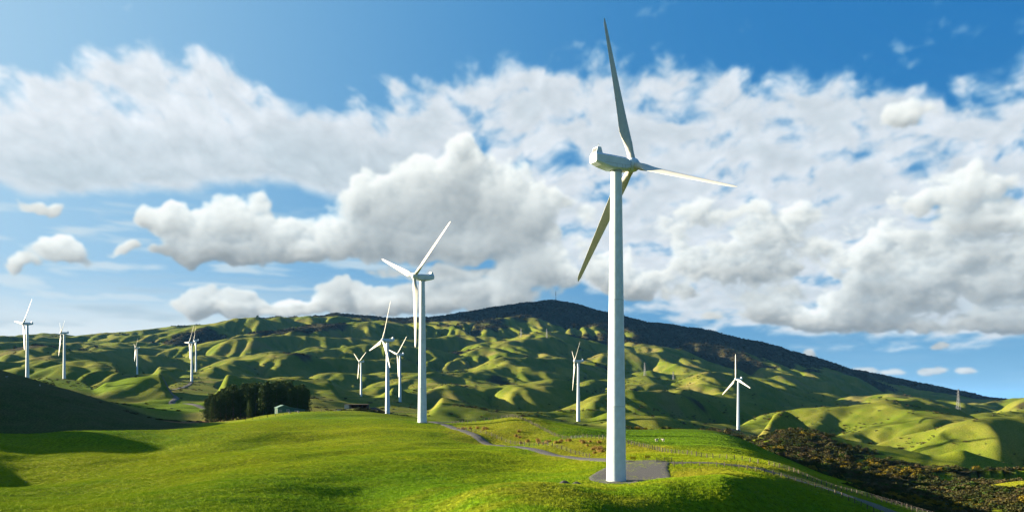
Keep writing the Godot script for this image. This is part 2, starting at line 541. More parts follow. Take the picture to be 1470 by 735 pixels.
func make_sky() -> PanoramaSkyMaterial:
	sk_puff = noise(101, 0.21, 5)
	sk_puff.fractal_gain = 0.5
	sk_fine = noise(103, 0.75, 4)
	sk_soft = noise(107, 0.085, 3)
	sk_cell = noise(109, 0.42, 4)
	sk_cell.fractal_gain = 0.5
	sk_wisp = noise(113, 0.22, 4)
	sk_deck = noise(127, 0.16, 6)
	sk_deck.fractal_gain = 0.54
	sk_ridge = noise(131, 0.22, 6)
	sk_ridge.fractal_type = FastNoiseLite.FRACTAL_RIDGED
	sk_ridge.fractal_gain = 0.60
	sk_ridge2 = sk_ridge.duplicate()
	sk_ridge2.fractal_octaves = 3
	# the two heaps at mid height and the row of small ones along the hills
	heap(340, 318, 60, 46); heap(285, 335, 62, 42); heap(238, 318, 42, 28); heap(395, 345, 62, 40); heap(310, 366, 110, 20); heap(430, 362, 40, 26)
	heap(660, 228, 34, 36); heap(625, 262, 74, 50); heap(545, 292, 70, 50); heap(590, 315, 100, 56); heap(690, 285, 96, 66); heap(620, 352, 175, 36); heap(745, 315, 70, 64); heap(490, 345, 62, 36)
	heap(80, 362, 62, 24, 0.72); heap(34, 378, 34, 14, 0.66); heap(172, 357, 16, 10, 0.6); heap(55, 292, 34, 7, 0.45); heap(110, 376, 40, 10, 0.6)
	heap(275, 436, 38, 28); heap(335, 440, 60, 22); heap(400, 445, 46, 16)
	heap(485, 424, 44, 30); heap(440, 442, 46, 18); heap(550, 436, 56, 24); heap(620, 428, 70, 30); heap(700, 428, 80, 30); heap(775, 392, 66, 46); heap(640, 395, 130, 14, 0.7)
	heap(1350, 497, 14, 9, 0.95); heap(1238, 534, 26, 7, 0.72); heap(1285, 536, 24, 5, 0.66); heap(1338, 534, 26, 6, 0.72); heap(1388, 533, 20, 6, 0.72); heap(1165, 508, 14, 9, 0.8); heap(1312, 474, 34, 12, 0.9); heap(1345, 466, 20, 10, 0.8)
	heap(1395, 272, 50, 44, 0.95); heap(1318, 300, 28, 26, 0.9); heap(1415, 320, 90, 28, 0.95)
	heap(1300, 165, 52, 32, 0.62); heap(1430, 465, 80, 22)
	var rs := RandomNumberGenerator.new()
	rs.seed = 77
	for k in 16:
		var a := rs.randf_range(38.0, 322.0)
		var e := rs.randf_range(3.0, 13.0)
		for q in 4:
			heaps.append([wrapf(a + rs.randf_range(-4.0, 4.0), -180.0, 180.0), e + rs.randf_range(0.0, 1.8), rs.randf_range(2.0, 4.5), rs.randf_range(1.0, 2.2), 1.0])
	var W := 4096
	var pano := Image.create_empty(W, W / 2, false, Image.FORMAT_RGB8)
	pano.fill(Color(0.45, 0.5, 0.45))
	var t0 := Time.get_ticks_msec()
	var rest := sky_patch(-180.0, 180.0, 90.0, 1024, 256)
	rest.resize(W, W / 4, Image.INTERPOLATE_CUBIC)
	# panorama column 0 looks along -z
	pano.blit_rect(rest, Rect2i(W / 2, 0, W / 2, W / 4), Vector2i(0, 0))
	pano.blit_rect(rest, Rect2i(0, 0, W / 2, W / 4), Vector2i(W / 2, 0))
	var half := 400
	var rows := 320
	var view := sky_patch(-half * 360.0 / W, half * 360.0 / W, rows * 360.0 / W, half * 2, rows)
	pano.blit_rect(view, Rect2i(half, 0, half, rows), Vector2i(0, W / 4 - rows))
	pano.blit_rect(view, Rect2i(0, 0, half, rows), Vector2i(W - half, W / 4 - rows))
	print('sky ', Time.get_ticks_msec() - t0)
	var m := PanoramaSkyMaterial.new()
	m.panorama = ImageTexture.create_from_image(pano)
	return m

var ring_r: PackedFloat32Array = PackedFloat32Array()
var ring_az: PackedFloat32Array = PackedFloat32Array()

func blob(px: float, d: float, cx: float, cd: float, rx: float, rd: float) -> float:
	var dx := (px - cx) / rx
	var dd := (d - cd) / rd
	return 1.0 - dx * dx - dd * dd

var bush_line: PackedVector2Array = PackedVector2Array([Vector2(-400, 6000), Vector2(300, 5600), Vector2(420, 4700), Vector2(520, 4100), Vector2(640, 3950), Vector2(800, 3900), Vector2(900, 3500), Vector2(1000, 3500), Vector2(1100, 3700), Vector2(1200, 4200), Vector2(1300, 4600), Vector2(1700, 5200)])

func bush_cover(x: float, z: float) -> float:     # above 0 where bush grows on the mountain
	if z > -1500.0: return -1.0
	var r := sqrt(x * x + z * z)
	var px := 735.0 - FOCAL * x / z
	var v := (r - along(bush_line, px)) / 300.0
	var a := n_col.get_noise_2d(x * 0.35, z * 0.35)
	v += 2.2 * a
	v = maxf(v, 2.0 * blob(px, r, 430.0, 3650.0, 75.0, 170.0) + 1.5 * a)
	v = maxf(v, 2.0 * blob(px, r, 275.0, 3700.0, 50.0, 150.0) + 1.5 * a)
	v = maxf(v, 2.0 * blob(px, r, 40.0, 2700.0, 60.0, 150.0) + 1.5 * a)
	v = maxf(v, 2.5 * (n_col.get_noise_2d(x * 0.6 + 900.0, z * 0.6) - 0.42))
	return v

func scrub_cover(x: float, z: float) -> float:    # above 0 where scrub grows in the right-hand gully
	if z > -150.0 or z < -1300.0: return -1.0
	var d := -z
	var px := 735.0 + FOCAL * x / d
	var v := -1.0
	v = maxf(v, 1.1 * blob(px, d, 1085.0, 580.0, 160.0, 95.0))
	v = maxf(v, 1.1 * blob(px, d, 1250.0, 500.0, 150.0, 85.0))
	v = maxf(v, 1.3 * blob(px, d, 1340.0, 310.0, 110.0, 60.0))
	v = maxf(v, 0.9 * blob(px, d, 1470.0, 300.0, 60.0, 30.0))
	v = maxf(v, 0.7 * blob(px, d, 1390.0, 500.0, 90.0, 70.0))
	v = maxf(v, 0.8 * blob(px, d, 960.0, 640.0, 130.0, 60.0))
	v = maxf(v, 0.8 * blob(px, d, 1140.0, 700.0, 60.0, 60.0))
	if v > -0.9: v += 1.3 * n_col2.get_noise_2d(x * 0.35, z * 0.35) + 0.9 * n_col.get_noise_2d(x, z) - 0.12
	return v

func pasture_color(x: float, z: float) -> Color:
	var r := sqrt(x * x + z * z)
	var d := maxf(-z, 1.0)
	var px := 735.0 + FOCAL * x / d
	var a := n_col.get_noise_2d(x, z)
	var b := n_col2.get_noise_2d(x, z)
	var green := Color(0.105, 0.190, 0.006)
	var gold := Color(0.218, 0.250, 0.008)
	var dry := Color(0.235, 0.180, 0.070)
	var c := green.lerp(gold, clampf(0.50 + 0.8 * a + 0.40 * b, 0.0, 1.0))
	if z > -60.0: return c
	if r > 480.0:
		# hill country: duller, with dry tops
		var k := smoothstep(480.0, 900.0, r)
		var hill := Color(0.112, 0.160, 0.014).lerp(Color(0.205, 0.205, 0.036), clampf(0.45 + 0.9 * a + 0.5 * b, 0.0, 1.0))
		hill = hill.lerp(dry, 0.55 * smoothstep(0.18, 0.5, n_col.get_noise_2d(x * 0.8 + 400.0, z * 0.8)))
		c = c.lerp(hill, k)
		var bu := bush_cover(x, z)
		c = c.lerp(Color(0.030, 0.036, 0.014).lerp(Color(0.055, 0.045, 0.022), clampf(0.5 + b, 0.0, 1.0)), smoothstep(-0.05, 0.35, bu))
	# rough hill on the left
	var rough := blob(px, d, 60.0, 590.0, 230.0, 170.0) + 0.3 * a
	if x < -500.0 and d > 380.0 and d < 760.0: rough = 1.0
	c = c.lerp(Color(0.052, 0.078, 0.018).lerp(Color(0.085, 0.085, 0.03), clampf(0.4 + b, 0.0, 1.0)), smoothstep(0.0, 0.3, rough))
	# golden knoll behind the road, dry ground about the pad
	var knoll := maxf(maxf(0.6 * blob(px, d, 760.0, 165.0, 200.0, 36.0), maxf(0.9 * blob(px, d, 1160.0, 236.0, 150.0, 26.0), blob(px, d, 1450.0, 370.0, 90.0, 45.0))), blob(px, d, 720.0, 400.0, 90.0, 70.0))
	knoll = maxf(knoll, maxf(blob(px, d, 860.0, 310.0, 110.0, 50.0), blob(px, d, 1000.0, 205.0, 80.0, 22.0)))
	c = c.lerp(Color(0.265, 0.215, 0.022).lerp(Color(0.205, 0.215, 0.016), clampf(0.5 + 1.2 * b, 0.0, 1.0)), 0.62 * smoothstep(-0.25, 0.6, knoll + 0.8 * b + 0.7 * a))
	# reeds in the flat before the pines
	var reeds := blob(px, d, 285.0, 665.0, 62.0, 42.0)
	c = c.lerp(Color(0.23, 0.135, 0.065), smoothstep(0.0, 0.3, reeds + 0.5 * b))
	var flats := maxf(blob(px, d, 250.0, 880.0, 75.0, 130.0), blob(px, d, 130.0, 1150.0, 110.0, 160.0))
	c = c.lerp(Color(0.125, 0.205, 0.008), 0.8 * smoothstep(0.0, 0.4, flats + 0.4 * a))
	# lush slope behind the road
	var lush := blob(px, d, 960.0, 400.0, 150.0, 90.0)
	c = c.lerp(Color(0.080, 0.165, 0.008), 0.75 * smoothstep(0.0, 0.4, lush + 0.3 * a))
	var sc := scrub_cover(x, z)
	c = c.lerp(Color(0.040, 0.038, 0.016), smoothstep(-0.1, 0.25, sc))
	return c

func build_land() -> void:
	var az := -180.0
	while az < 180.0:
		ring_az.append(az)
		var out := absf(az)
		az += 0.1 if out < 33.0 else (0.35 if out < 45.0 else (1.0 if out < 90.0 else 4.0))
	ring_az.append(180.0)
	var r := 6.0
	while r < 60000.0:
		ring_r.append(r)
		r *= 1.12 if r < 75.0 else (1.009 if r < 600.0 else (1.0062 if r < 6200.0 else 1.05))
	var na := ring_az.size()
	var nr := ring_r.size()
	var pos := PackedVector3Array()
	var col := PackedColorArray()
	var nor := PackedVector3Array()
	pos.resize(na * nr)
	col.resize(na * nr)
	nor.resize(na * nr)
	var sa := PackedFloat32Array()
	var ca := PackedFloat32Array()
	for a in ring_az:
		sa.append(sin(deg_to_rad(a)))
		ca.append(-cos(deg_to_rad(a)))
	for i in nr:
		var rr := ring_r[i]
		for j in na:
			var x := rr * sa[j]
			var z := rr * ca[j]
			pos[i * na + j] = Vector3(x, ground_at(x, z), z)
	for i in nr:
		var i0 := maxi(i - 1, 0) * na
		var i1 := mini(i + 1, nr - 1) * na
		for j in na:
			var du := pos[i * na + mini(j + 1, na - 1)] - pos[i * na + maxi(j - 1, 0)]
			var dv := pos[i1 + j] - pos[i0 + j]
			nor[i * na + j] = du.cross(dv).normalized()
			var p := pos[i * na + j]
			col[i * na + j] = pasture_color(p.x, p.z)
	var cuts := [0, 0, 0]
	for i in nr:
		if ring_r[i] < 640.0: cuts[0] = i
		if ring_r[i] < 3300.0: cuts[1] = i
	cuts[2] = nr - 1
	var names := ["ground", "hills", "mountain"]
	var start := 0
	for k in 3:
		var stop: int = cuts[k]
		var arr := []
		arr.resize(Mesh.ARRAY_MAX)
		arr[Mesh.ARRAY_VERTEX] = pos.slice(start * na, (stop + 1) * na)
		arr[Mesh.ARRAY_NORMAL] = nor.slice(start * na, (stop + 1) * na)
		arr[Mesh.ARRAY_COLOR] = col.slice(start * na, (stop + 1) * na)
		var idx := PackedInt32Array()
		idx.resize((stop - start) * (na - 1) * 6)
		var w := 0
		for i in stop - start:
			for j in na - 1:
				var o := i * na + j
				idx[w] = o
				idx[w + 1] = o + na
				idx[w + 2] = o + 1
				idx[w + 3] = o + 1
				idx[w + 4] = o + na
				idx[w + 5] = o + na + 1
				w += 6
		arr[Mesh.ARRAY_INDEX] = idx
		var me := ArrayMesh.new()
		me.add_surface_from_arrays(Mesh.PRIMITIVE_TRIANGLES, arr)
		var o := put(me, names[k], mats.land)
		o.set_meta("kind", "structure")
		start = stop
	print("land ", na, " x ", nr, " = ", na * nr)

func noise_tex(seed_value: int, freq: float, size: int, lo: Color, hi: Color, as_normal := false, strength := 4.0) -> NoiseTexture2D:
	var t := NoiseTexture2D.new()
	t.noise = noise(seed_value, freq, 6)
	t.width = size
	t.height = size
	t.seamless = true
	if as_normal:
		t.as_normal_map = true
		t.bump_strength = strength
	else:
		var g := Gradient.new()
		g.set_color(0, lo)
		g.set_color(1, hi)
		g.set_offset(0, 0.2)
		g.set_offset(1, 0.8)
		t.color_ramp = g
	return t

func plain(color: Color, rough := 0.8, spec := 0.3) -> StandardMaterial3D:
	var m := StandardMaterial3D.new()
	m.albedo_color = color.linear_to_srgb()
	m.roughness = rough
	m.metallic_specular = spec
	return m

func speckled(color: Color, rough: float, tile: float, tex: Texture2D, bump: Texture2D = null, depth := 1.0) -> StandardMaterial3D:
	var m := plain(color, rough)
	m.albedo_texture = tex
	m.uv1_triplanar = true
	m.uv1_world_triplanar = true
	m.uv1_scale = Vector3.ONE / tile
	if bump:
		m.normal_enabled = true
		m.normal_texture = bump
		m.normal_scale = depth
	return m

func make_materials() -> void:
	var mottle := noise_tex(5, 0.02, 1024, Color(0.62, 0.62, 0.62), Color(1, 1, 1))
	var fine := noise_tex(6, 0.05, 512, Color(0.55, 0.55, 0.55), Color(1, 1, 1))
	var stain := noise_tex(8, 0.008, 512, Color(0.945, 0.945, 0.935), Color(1, 1, 1))
	var rough_n := noise_tex(7, 0.03, 1024, Color.BLACK, Color.WHITE, true, 6.0)
	var m := speckled(Color(1, 1, 1), 0.95, 31.0, mottle, rough_n, 0.9)
	m.vertex_color_use_as_albedo = true
	m.metallic_specular = 0.1
	mats.land = m
	mats.white = speckled(Color(0.55, 0.63, 0.70), 0.40, 9.0, stain)  # white paint with the skylight blue of its shaded side mixed in
	mats.blade = speckled(Color(0.47, 0.46, 0.41), 0.40, 7.0, stain)
	mats.seam = plain(Color(0.30, 0.33, 0.36), 0.6)
	mats.grille = plain(Color(0.035, 0.037, 0.04), 0.7)
	mats.concrete = speckled(Color(0.22, 0.215, 0.20), 0.9, 3.0, fine)
	mats.gravel = speckled(Color(0.115, 0.113, 0.112), 0.95, 3.0, fine, rough_n, 1.0)
	mats.track = speckled(Color(0.150, 0.140, 0.120), 0.95, 4.0, fine, rough_n, 1.0)
	mats.post = speckled(Color(0.125, 0.105, 0.075), 0.9, 0.7, fine)
	mats.wire = plain(Color(0.12, 0.12, 0.12), 0.5)
	mats.shed_wall = speckled(Color(0.050, 0.120, 0.090), 0.6, 4.0, stain)
	mats.shed_roof = speckled(Color(0.115, 0.190, 0.165), 0.5, 4.0, stain)
	mats.dark = plain(Color(0.03, 0.03, 0.028), 0.8)
	mats.pale = plain(Color(0.42, 0.42, 0.40), 0.6)
	mats.rust = speckled(Color(0.10, 0.055, 0.04), 0.9, 2.0, fine)
	mats.yellow = plain(Color(0.50, 0.38, 0.01), 0.6)
	mats.steel = plain(Color(0.13, 0.14, 0.15), 0.6)
	mats.bark = plain(Color(0.075, 0.055, 0.04), 0.95)
	mats.wool = speckled(Color(0.46, 0.43, 0.36), 0.95, 0.6, fine)
	mats.face = plain(Color(0.45, 0.40, 0.34), 0.9)
	mats.rock = speckled(Color(0.085, 0.083, 0.078), 0.95, 1.5, fine, rough_n, 1.0)
	for q in [["needles", Color(0.034, 0.058, 0.015)], ["needles_pale", Color(0.050, 0.075, 0.018)], ["tussock", Color(0.20, 0.135, 0.04)]]:
		var l := plain(q[1], 0.9, 0.15)
		l.backlight_enabled = true
		l.backlight = q[1] * 0.6
		l.cull_mode = BaseMaterial3D.CULL_DISABLED
		mats[q[0]] = l
	var lf := plain(Color(1, 1, 1), 0.9, 0.15)
	lf.vertex_color_use_as_albedo = true
	lf.cull_mode = BaseMaterial3D.CULL_DISABLED
	lf.backlight_enabled = true
	lf.backlight = Color(0.35, 0.4, 0.1)
	mats.leaf = lf
	var bl := plain(Color(1, 1, 1), 0.95, 0.1)
	bl.vertex_color_use_as_albedo = true
	bl.cull_mode = BaseMaterial3D.CULL_DISABLED
	mats.bush = bl

# ------------------------------------------------------------------ mesh helpers
func start() -> SurfaceTool:
	var st := SurfaceTool.new()
	st.begin(Mesh.PRIMITIVE_TRIANGLES)
	st.set_smooth_group(-1)
	return st

func done(st: SurfaceTool) -> ArrayMesh:
	st.generate_normals()
	return st.commit()

func quad(st: SurfaceTool, a: Vector3, b: Vector3, c: Vector3, d: Vector3) -> void:
	for v in [a, b, c, a, c, d]: st.add_vertex(v)

func box(st: SurfaceTool, c: Vector3, s: Vector3, basis := Basis.IDENTITY) -> void:
	var v: Array[Vector3] = []
	for k in 8:
		v.append(c + basis * Vector3(s.x * (0.5 if k & 1 else -0.5), s.y * (0.5 if k & 2 else -0.5), s.z * (0.5 if k & 4 else -0.5)))
	quad(st, v[0], v[2], v[3], v[1])
	quad(st, v[5], v[7], v[6], v[4])
	quad(st, v[4], v[6], v[2], v[0])
	quad(st, v[1], v[3], v[7], v[5])
	quad(st, v[2], v[6], v[7], v[3])
	quad(st, v[4], v[0], v[1], v[5])

func bar(st: SurfaceTool, a: Vector3, b: Vector3, w: float) -> void:
	var y := (b - a).normalized()
	var x := y.cross(Vector3(0.31, 0.17, 0.93)).normalized()
	box(st, (a + b) * 0.5, Vector3(w, (b - a).length(), w), Basis(x, y, x.cross(y)))

# rings of points joined into a skin; smooth round each ring when smooth is true
func loft(rings: Array, smooth: bool, cap_a := true, cap_b := true) -> ArrayMesh:
	var st := SurfaceTool.new()
	st.begin(Mesh.PRIMITIVE_TRIANGLES)
	st.set_smooth_group(1 if smooth else -1)
	for i in rings.size() - 1:
		var p: PackedVector3Array = rings[i]
		var q: PackedVector3Array = rings[i + 1]
		var n := p.size()
		for k in n:
			var l := (k + 1) % n
			quad(st, p[k], q[k], q[l], p[l])
	st.set_smooth_group(-1)
	for e in 2:
		if (e == 0 and not cap_a) or (e == 1 and not cap_b): continue
		var p: PackedVector3Array = rings[0 if e == 0 else -1]
		var c := Vector3.ZERO
		for v in p: c += v / p.size()
		for k in p.size():
			var l := (k + 1) % p.size()
			for v in ([c, p[k], p[l]] if e == 0 else [c, p[l], p[k]]): st.add_vertex(v)
	st.generate_normals()
	return st.commit()

func circle(y: float, r: float, n: int) -> PackedVector3Array:
	var o := PackedVector3Array()
	for k in n:
		var t := TAU * k / n
		o.append(Vector3(r * cos(t), y, r * sin(t)))
	return o

func lathe(profile: Array, n: int, cap_a := true, cap_b := true) -> ArrayMesh:
	var rings := []
	for q in profile: rings.append(circle(q[0], q[1], n))
	return loft(rings, true, cap_a, cap_b)

# ------------------------------------------------------------------ wind turbines
const HUB := 70.0
var tb := {}

func tower_r(y: float) -> float:
	return lerpf(2.18, 1.22, y / 68.2)

func make_turbine_meshes() -> void:
	var cuts := [0.0, 16.5, 40.0, 68.2]
	tb.sections = []
	for k in 3:
		var prof := []
		var a: float = cuts[k] + (0.03 if k > 0 else 0.0)
		var b: float = cuts[k + 1] - 0.03
		for s in 7:
			var y := lerpf(a, b, s / 6.0)
			prof.append([y, tower_r(y)])
		tb.sections.append(lathe(prof, 48))
	tb.flanges = []
	for k in [1, 2]:
		var y: float = cuts[k]
		tb.flanges.append(lathe([[y - 0.055, tower_r(y) + 0.012], [y + 0.055, tower_r(y) + 0.012]], 48))
	tb.yaw = lathe([[68.2, 1.36], [68.75, 1.36]], 40)
	tb.foundation = lathe([[-0.9, 3.0], [0.10, 2.95], [0.16, 2.6]], 40)
	# nacelle: octagonal sections along x, front towards +x
	var rings := []
	for q in [[-6.3, 0.95, 0.15, 1.30, 0.25], [-6.0, 1.45, -0.35, 1.62, 0.35], [-4.6, 1.62, -0.85, 1.68, 0.40], [-2.0, 1.66, -1.48, 1.62, 0.42], [1.6, 1.62, -1.45, 1.50, 0.45], [2.7, 1.50, -1.30, 1.38, 0.6], [3.1, 1.22, -1.10, 1.16, 0.6]]:
		var w: float = q[1]
		var lo: float = q[2]
		var hi: float = q[3]
		var c: float = q[4]
		rings.append(PackedVector3Array([Vector3(q[0], hi, -w + c), Vector3(q[0], hi, w - c), Vector3(q[0], hi - c, w), Vector3(q[0], lo + c, w), Vector3(q[0], lo, w - c), Vector3(q[0], lo, -w + c), Vector3(q[0], lo + c, -w), Vector3(q[0], hi - c, -w)]))
	tb.nacelle = loft(rings, false)
	# cooler hood on the rear
	rings = []
	for q in [[1.55, -6.05, -4.15, 1.15], [2.1, -5.75, -4.35, 1.05], [3.05, -5.45, -4.55, 0.95]]:
		rings.append(PackedVector3Array([Vector3(q[1], q[0], -q[3]), Vector3(q[1], q[0], q[3]), Vector3(q[2], q[0], q[3]), Vector3(q[2], q[0], -q[3])]))
	tb.hood = loft(rings, false)
	var st := start()
	var g := Basis(Vector3(0, 0, 1), deg_to_rad(-20.0))
	box(st, Vector3(-5.66, 2.42, 0), Vector3(0.10, 0.95, 1.6), g)
	tb.grille = done(st)
	tb.slats = []
	for k in 4:
		st = start()
		box(st, Vector3(-5.83 + 0.085 * k, 2.10 + 0.21 * k, 0), Vector3(0.09, 0.05, 1.6), g)
		tb.slats.append(done(st))
	st = start()
	box(st, Vector3(0.8, -0.25, 1.645), Vector3(3.6, 0.05, 0.03))
	box(st, Vector3(-2.6, -0.25, 1.685), Vector3(3.2, 0.05, 0.03))
	for x in [-0.9, 0.5, 1.3]:
		box(st, Vector3(x, -0.72, 1.668), Vector3(0.05, 0.9, 0.03))
	tb.panel = done(st)
	# mast for the wind vane
	st = start()
	box(st, Vector3(-5.0, 3.35, 0.5), Vector3(0.06, 0.7, 0.06))
	box(st, Vector3(-5.0, 3.68, 0.5), Vector3(0.5, 0.05, 0.05))
	tb.vane = done(st)
	# spinner, about the x axis
	var prof := []
	for q in [[3.14, 0.85], [3.2, 1.35], [3.6, 1.58], [4.6, 1.60], [5.2, 1.42], [5.65, 1.05], [5.95, 0.55], [6.05, 0.12]]:
		prof.append([q[0], q[1]])
	rings = []
	for q in prof:
		var ring := PackedVector3Array()
		for k in 32:
			var t := -TAU * k / 32
			ring.append(Vector3(q[0], q[1] * cos(t), q[1] * sin(t)))
		rings.append(ring)
	tb.hub = loft(rings, true)
	# blade along +y, chord along x, thickness along z
	var br := []
	for k in 27:
		var f := k / 26.0
		var y := lerpf(2.6, 35.2, f)
		var chord := 0.0
		var thick := 0.0
		var off := 0.0
		if f < 0.16:
			var t := smoothstep(0.0, 1.0, f / 0.16)
			chord = lerpf(1.55, 3.15, t)
			thick = lerpf(1.0, 0.34, t)
			off = lerpf(0.5, 0.31, t)
		else:
			var t := (f - 0.16) / 0.84
			chord = lerpf(3.15, 0.85, pow(t, 0.85))
			if t > 0.93: chord *= sqrt(maxf(1.0 - pow((t - 0.93) / 0.072, 2.0), 0.02))
			thick = lerpf(0.30, 0.15, t)
			off = 0.31
		var twist := deg_to_rad(lerpf(14.0, -1.0, sqrt(f)))
		var ring := PackedVector3Array()
		for m in 20:
			var a := TAU * m / 20
			var cx := 0.5 + 0.5 * cos(a)
			var shape := sqrt(maxf(1.0 - cos(a) * cos(a), 0.0))
			var taper := lerpf(1.0, 1.0 - 0.82 * pow(cx, 1.5), smoothstep(0.02, 0.16, f))
			var px := (cx - off) * chord
			var pz := 0.5 * thick * chord * shape * taper * (1.0 if sin(a) >= 0.0 else -1.0)
			ring.append(Vector3(px * cos(twist) - pz * sin(twist), y, px * sin(twist) + pz * cos(twist)))
		br.append(ring)
	tb.blade = loft(br, true)
	tb.root = lathe([[1.1, 0.86], [2.2, 0.84], [2.25, 0.80], [3.3, 0.775]], 24)

func turbine(px: float, d: float, yaw: float, phases: Array, pitch: float, label: String) -> Node3D:
	var g := on_ground(px, d)
	var t := thing("wind_turbine", g, label, "wind turbine", "wind turbines on the hills")
	t.rotation.y = yaw
	put(tb.foundation, "foundation", mats.concrete, t)
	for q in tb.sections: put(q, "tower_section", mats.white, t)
	for q in tb.flanges: put(q, "flange", mats.seam, t)
	put(tb.yaw, "yaw_ring", mats.seam, t)
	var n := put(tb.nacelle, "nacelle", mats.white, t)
	n.position.y = HUB
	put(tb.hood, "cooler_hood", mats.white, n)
	put(tb.grille, "grille", mats.grille, n)
	for q in tb.slats: put(q, "slat", mats.seam, n)
	put(tb.panel, "panel_joint", mats.seam, n)
	put(tb.vane, "wind_vane", mats.seam, n)
	var tilt := Basis(Vector3(0, 0, 1), deg_to_rad(5.5))
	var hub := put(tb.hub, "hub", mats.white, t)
	hub.transform = Transform3D(tilt, Vector3(0, HUB - 0.02, 0))
	var axis := tilt * Vector3(1, 0, 0)
	var up := tilt * Vector3(0, 1, 0)
	var mid := Vector3(0, HUB, 0) + axis * 4.4
	for ph in phases:
		var a := deg_to_rad(ph)
		var along_b := up * sin(a) + Vector3(0, 0, 1) * cos(a)
		var across := axis.cross(along_b)
		var p := deg_to_rad(pitch)
		var chord := (across * cos(p) - axis * sin(p)).normalized()
		var b := put(tb.blade, "blade", mats.blade, t)
		b.transform = Transform3D(Basis(chord, along_b, chord.cross(along_b)), mid)
		put(tb.root, "blade_root", mats.blade, b)
	return t

func build_turbines() -> void:
	make_turbine_meshes()
	turbine(885, 200, deg_to_rad(27.3), [100.4, -19.6, -139.6], 74, "largest white turbine in front, standing on the grey gravel pad")
	var list := [
		[606, 437, 218.5, [140.7, 20.7, 260.7], 8, "second largest white turbine on the crest of the bright green paddock"],
		[556, 805, 208.3, [107.2, -12.8, 227.2], 8, "white turbine just left of the second largest, behind the paddock crest"],
		[574, 1338, 0.45, [135, 15, 255], 8, "small turbine between two larger towers, in front of the dark gullies"],
		[518, 1820, 0.40, [150, 30, 270], 8, "smallest turbine of the middle cluster, right of the long low shed"],
		[38, 1083, 225.6, [127.7, 7.7, 247.7], 8, "leftmost turbine, rising behind the shaded dark hill"],
		[91, 1358, 0.12, [150, 30, 270], 8, "second turbine from the left, its rotor seen edge-on"],
		[196, 2275, 0.15, [140, 20, 260], 8, "tiny lone turbine above the bright green flats on the left"],
		[274.5, 1625, 0.25, [123, 3, 243], 8, "nearer turbine of the overlapping pair above the pine block"],
		[280.5, 2020, 0.20, [95, 215, 335], 8, "farther turbine of the overlapping pair, right of its twin"],
		[830.5, 1058, 0.15, [143, 23, 263], 8, "turbine just left of the largest tower, against the gullied hillside"],
		[1060.5, 1246, 203.8, [82, -38, 202], 8, "rightmost turbine, alone on a ridge below the mountain's shaded flank"],
	]
	for q in list:
		var az := atan((q[0] - 735.0) / FOCAL)
		turbine(q[0], q[1], deg_to_rad(q[2]) if q[2] > 1.0 else PI + asin(q[2]) - az, q[3], q[4], q[5])

# ------------------------------------------------------------------ roads
func smooth_line(pts: Array, step: float) -> PackedVector3Array:      # [px, d] pairs to points on the ground
	var c := Curve3D.new()
	var g: Array[Vector3] = []
	for q in pts:
		var v := at_px(q[0], q[1])
		g.append(Vector3(v.x, 0, v.y))
	for k in g.size():
		var t := (g[mini(k + 1, g.size() - 1)] - g[maxi(k - 1, 0)]) / 6.0
		c.add_point(g[k], -t, t)
	c.bake_interval = step
	var o := PackedVector3Array()
	var n := int(c.get_baked_length() / step)
	for k in n + 1:
		var p := c.sample_baked(minf(k * step, c.get_baked_length()))
		o.append(Vector3(p.x, ground_at(p.x, p.z), p.z))
	return o

var paved := {}

func mark_road(p: Vector2) -> void:
	paved[Vector2i(int(floor(p.x / 0.8)), int(floor(p.y / 0.8)))] = true

func road(called: String, pts: Array, width: float, mat: Material, lift: float, step := 1.5) -> void:
	var line := smooth_line(pts, step)
	var st := SurfaceTool.new()
	st.begin(Mesh.PRIMITIVE_TRIANGLES)
	st.set_smooth_group(1)
	var prev: Array[Vector3] = []
	for k in line.size():
		var f := (line[mini(k + 1, line.size() - 1)] - line[maxi(k - 1, 0)])
		var side := Vector3(-f.z, 0, f.x).normalized()
		var row: Array[Vector3] = []
		for m in 7:
			var wob := 1.0 + (0.10 * n_col2.get_noise_2d(line[k].x * 3.0, line[k].z * 3.0 + m * 40.0) if (m == 0 or m == 6) else 0.0)
			var p := line[k] + side * (width * (m / 6.0 - 0.5) * wob)
			var edge := -0.25 if (m == 0 or m == 6) else (0.05 if m == 3 else 0.0)
			row.append(Vector3(p.x, ground_at(p.x, p.z) + lift + edge, p.z))
			mark_road(Vector2(p.x, p.z))
		if k > 0:
			for m in 6: quad(st, prev[m], row[m], row[m + 1], prev[m + 1])
		prev = row
	st.generate_normals()
	var made := st.commit()
	put(made, called, mat).set_meta("kind", "structure")

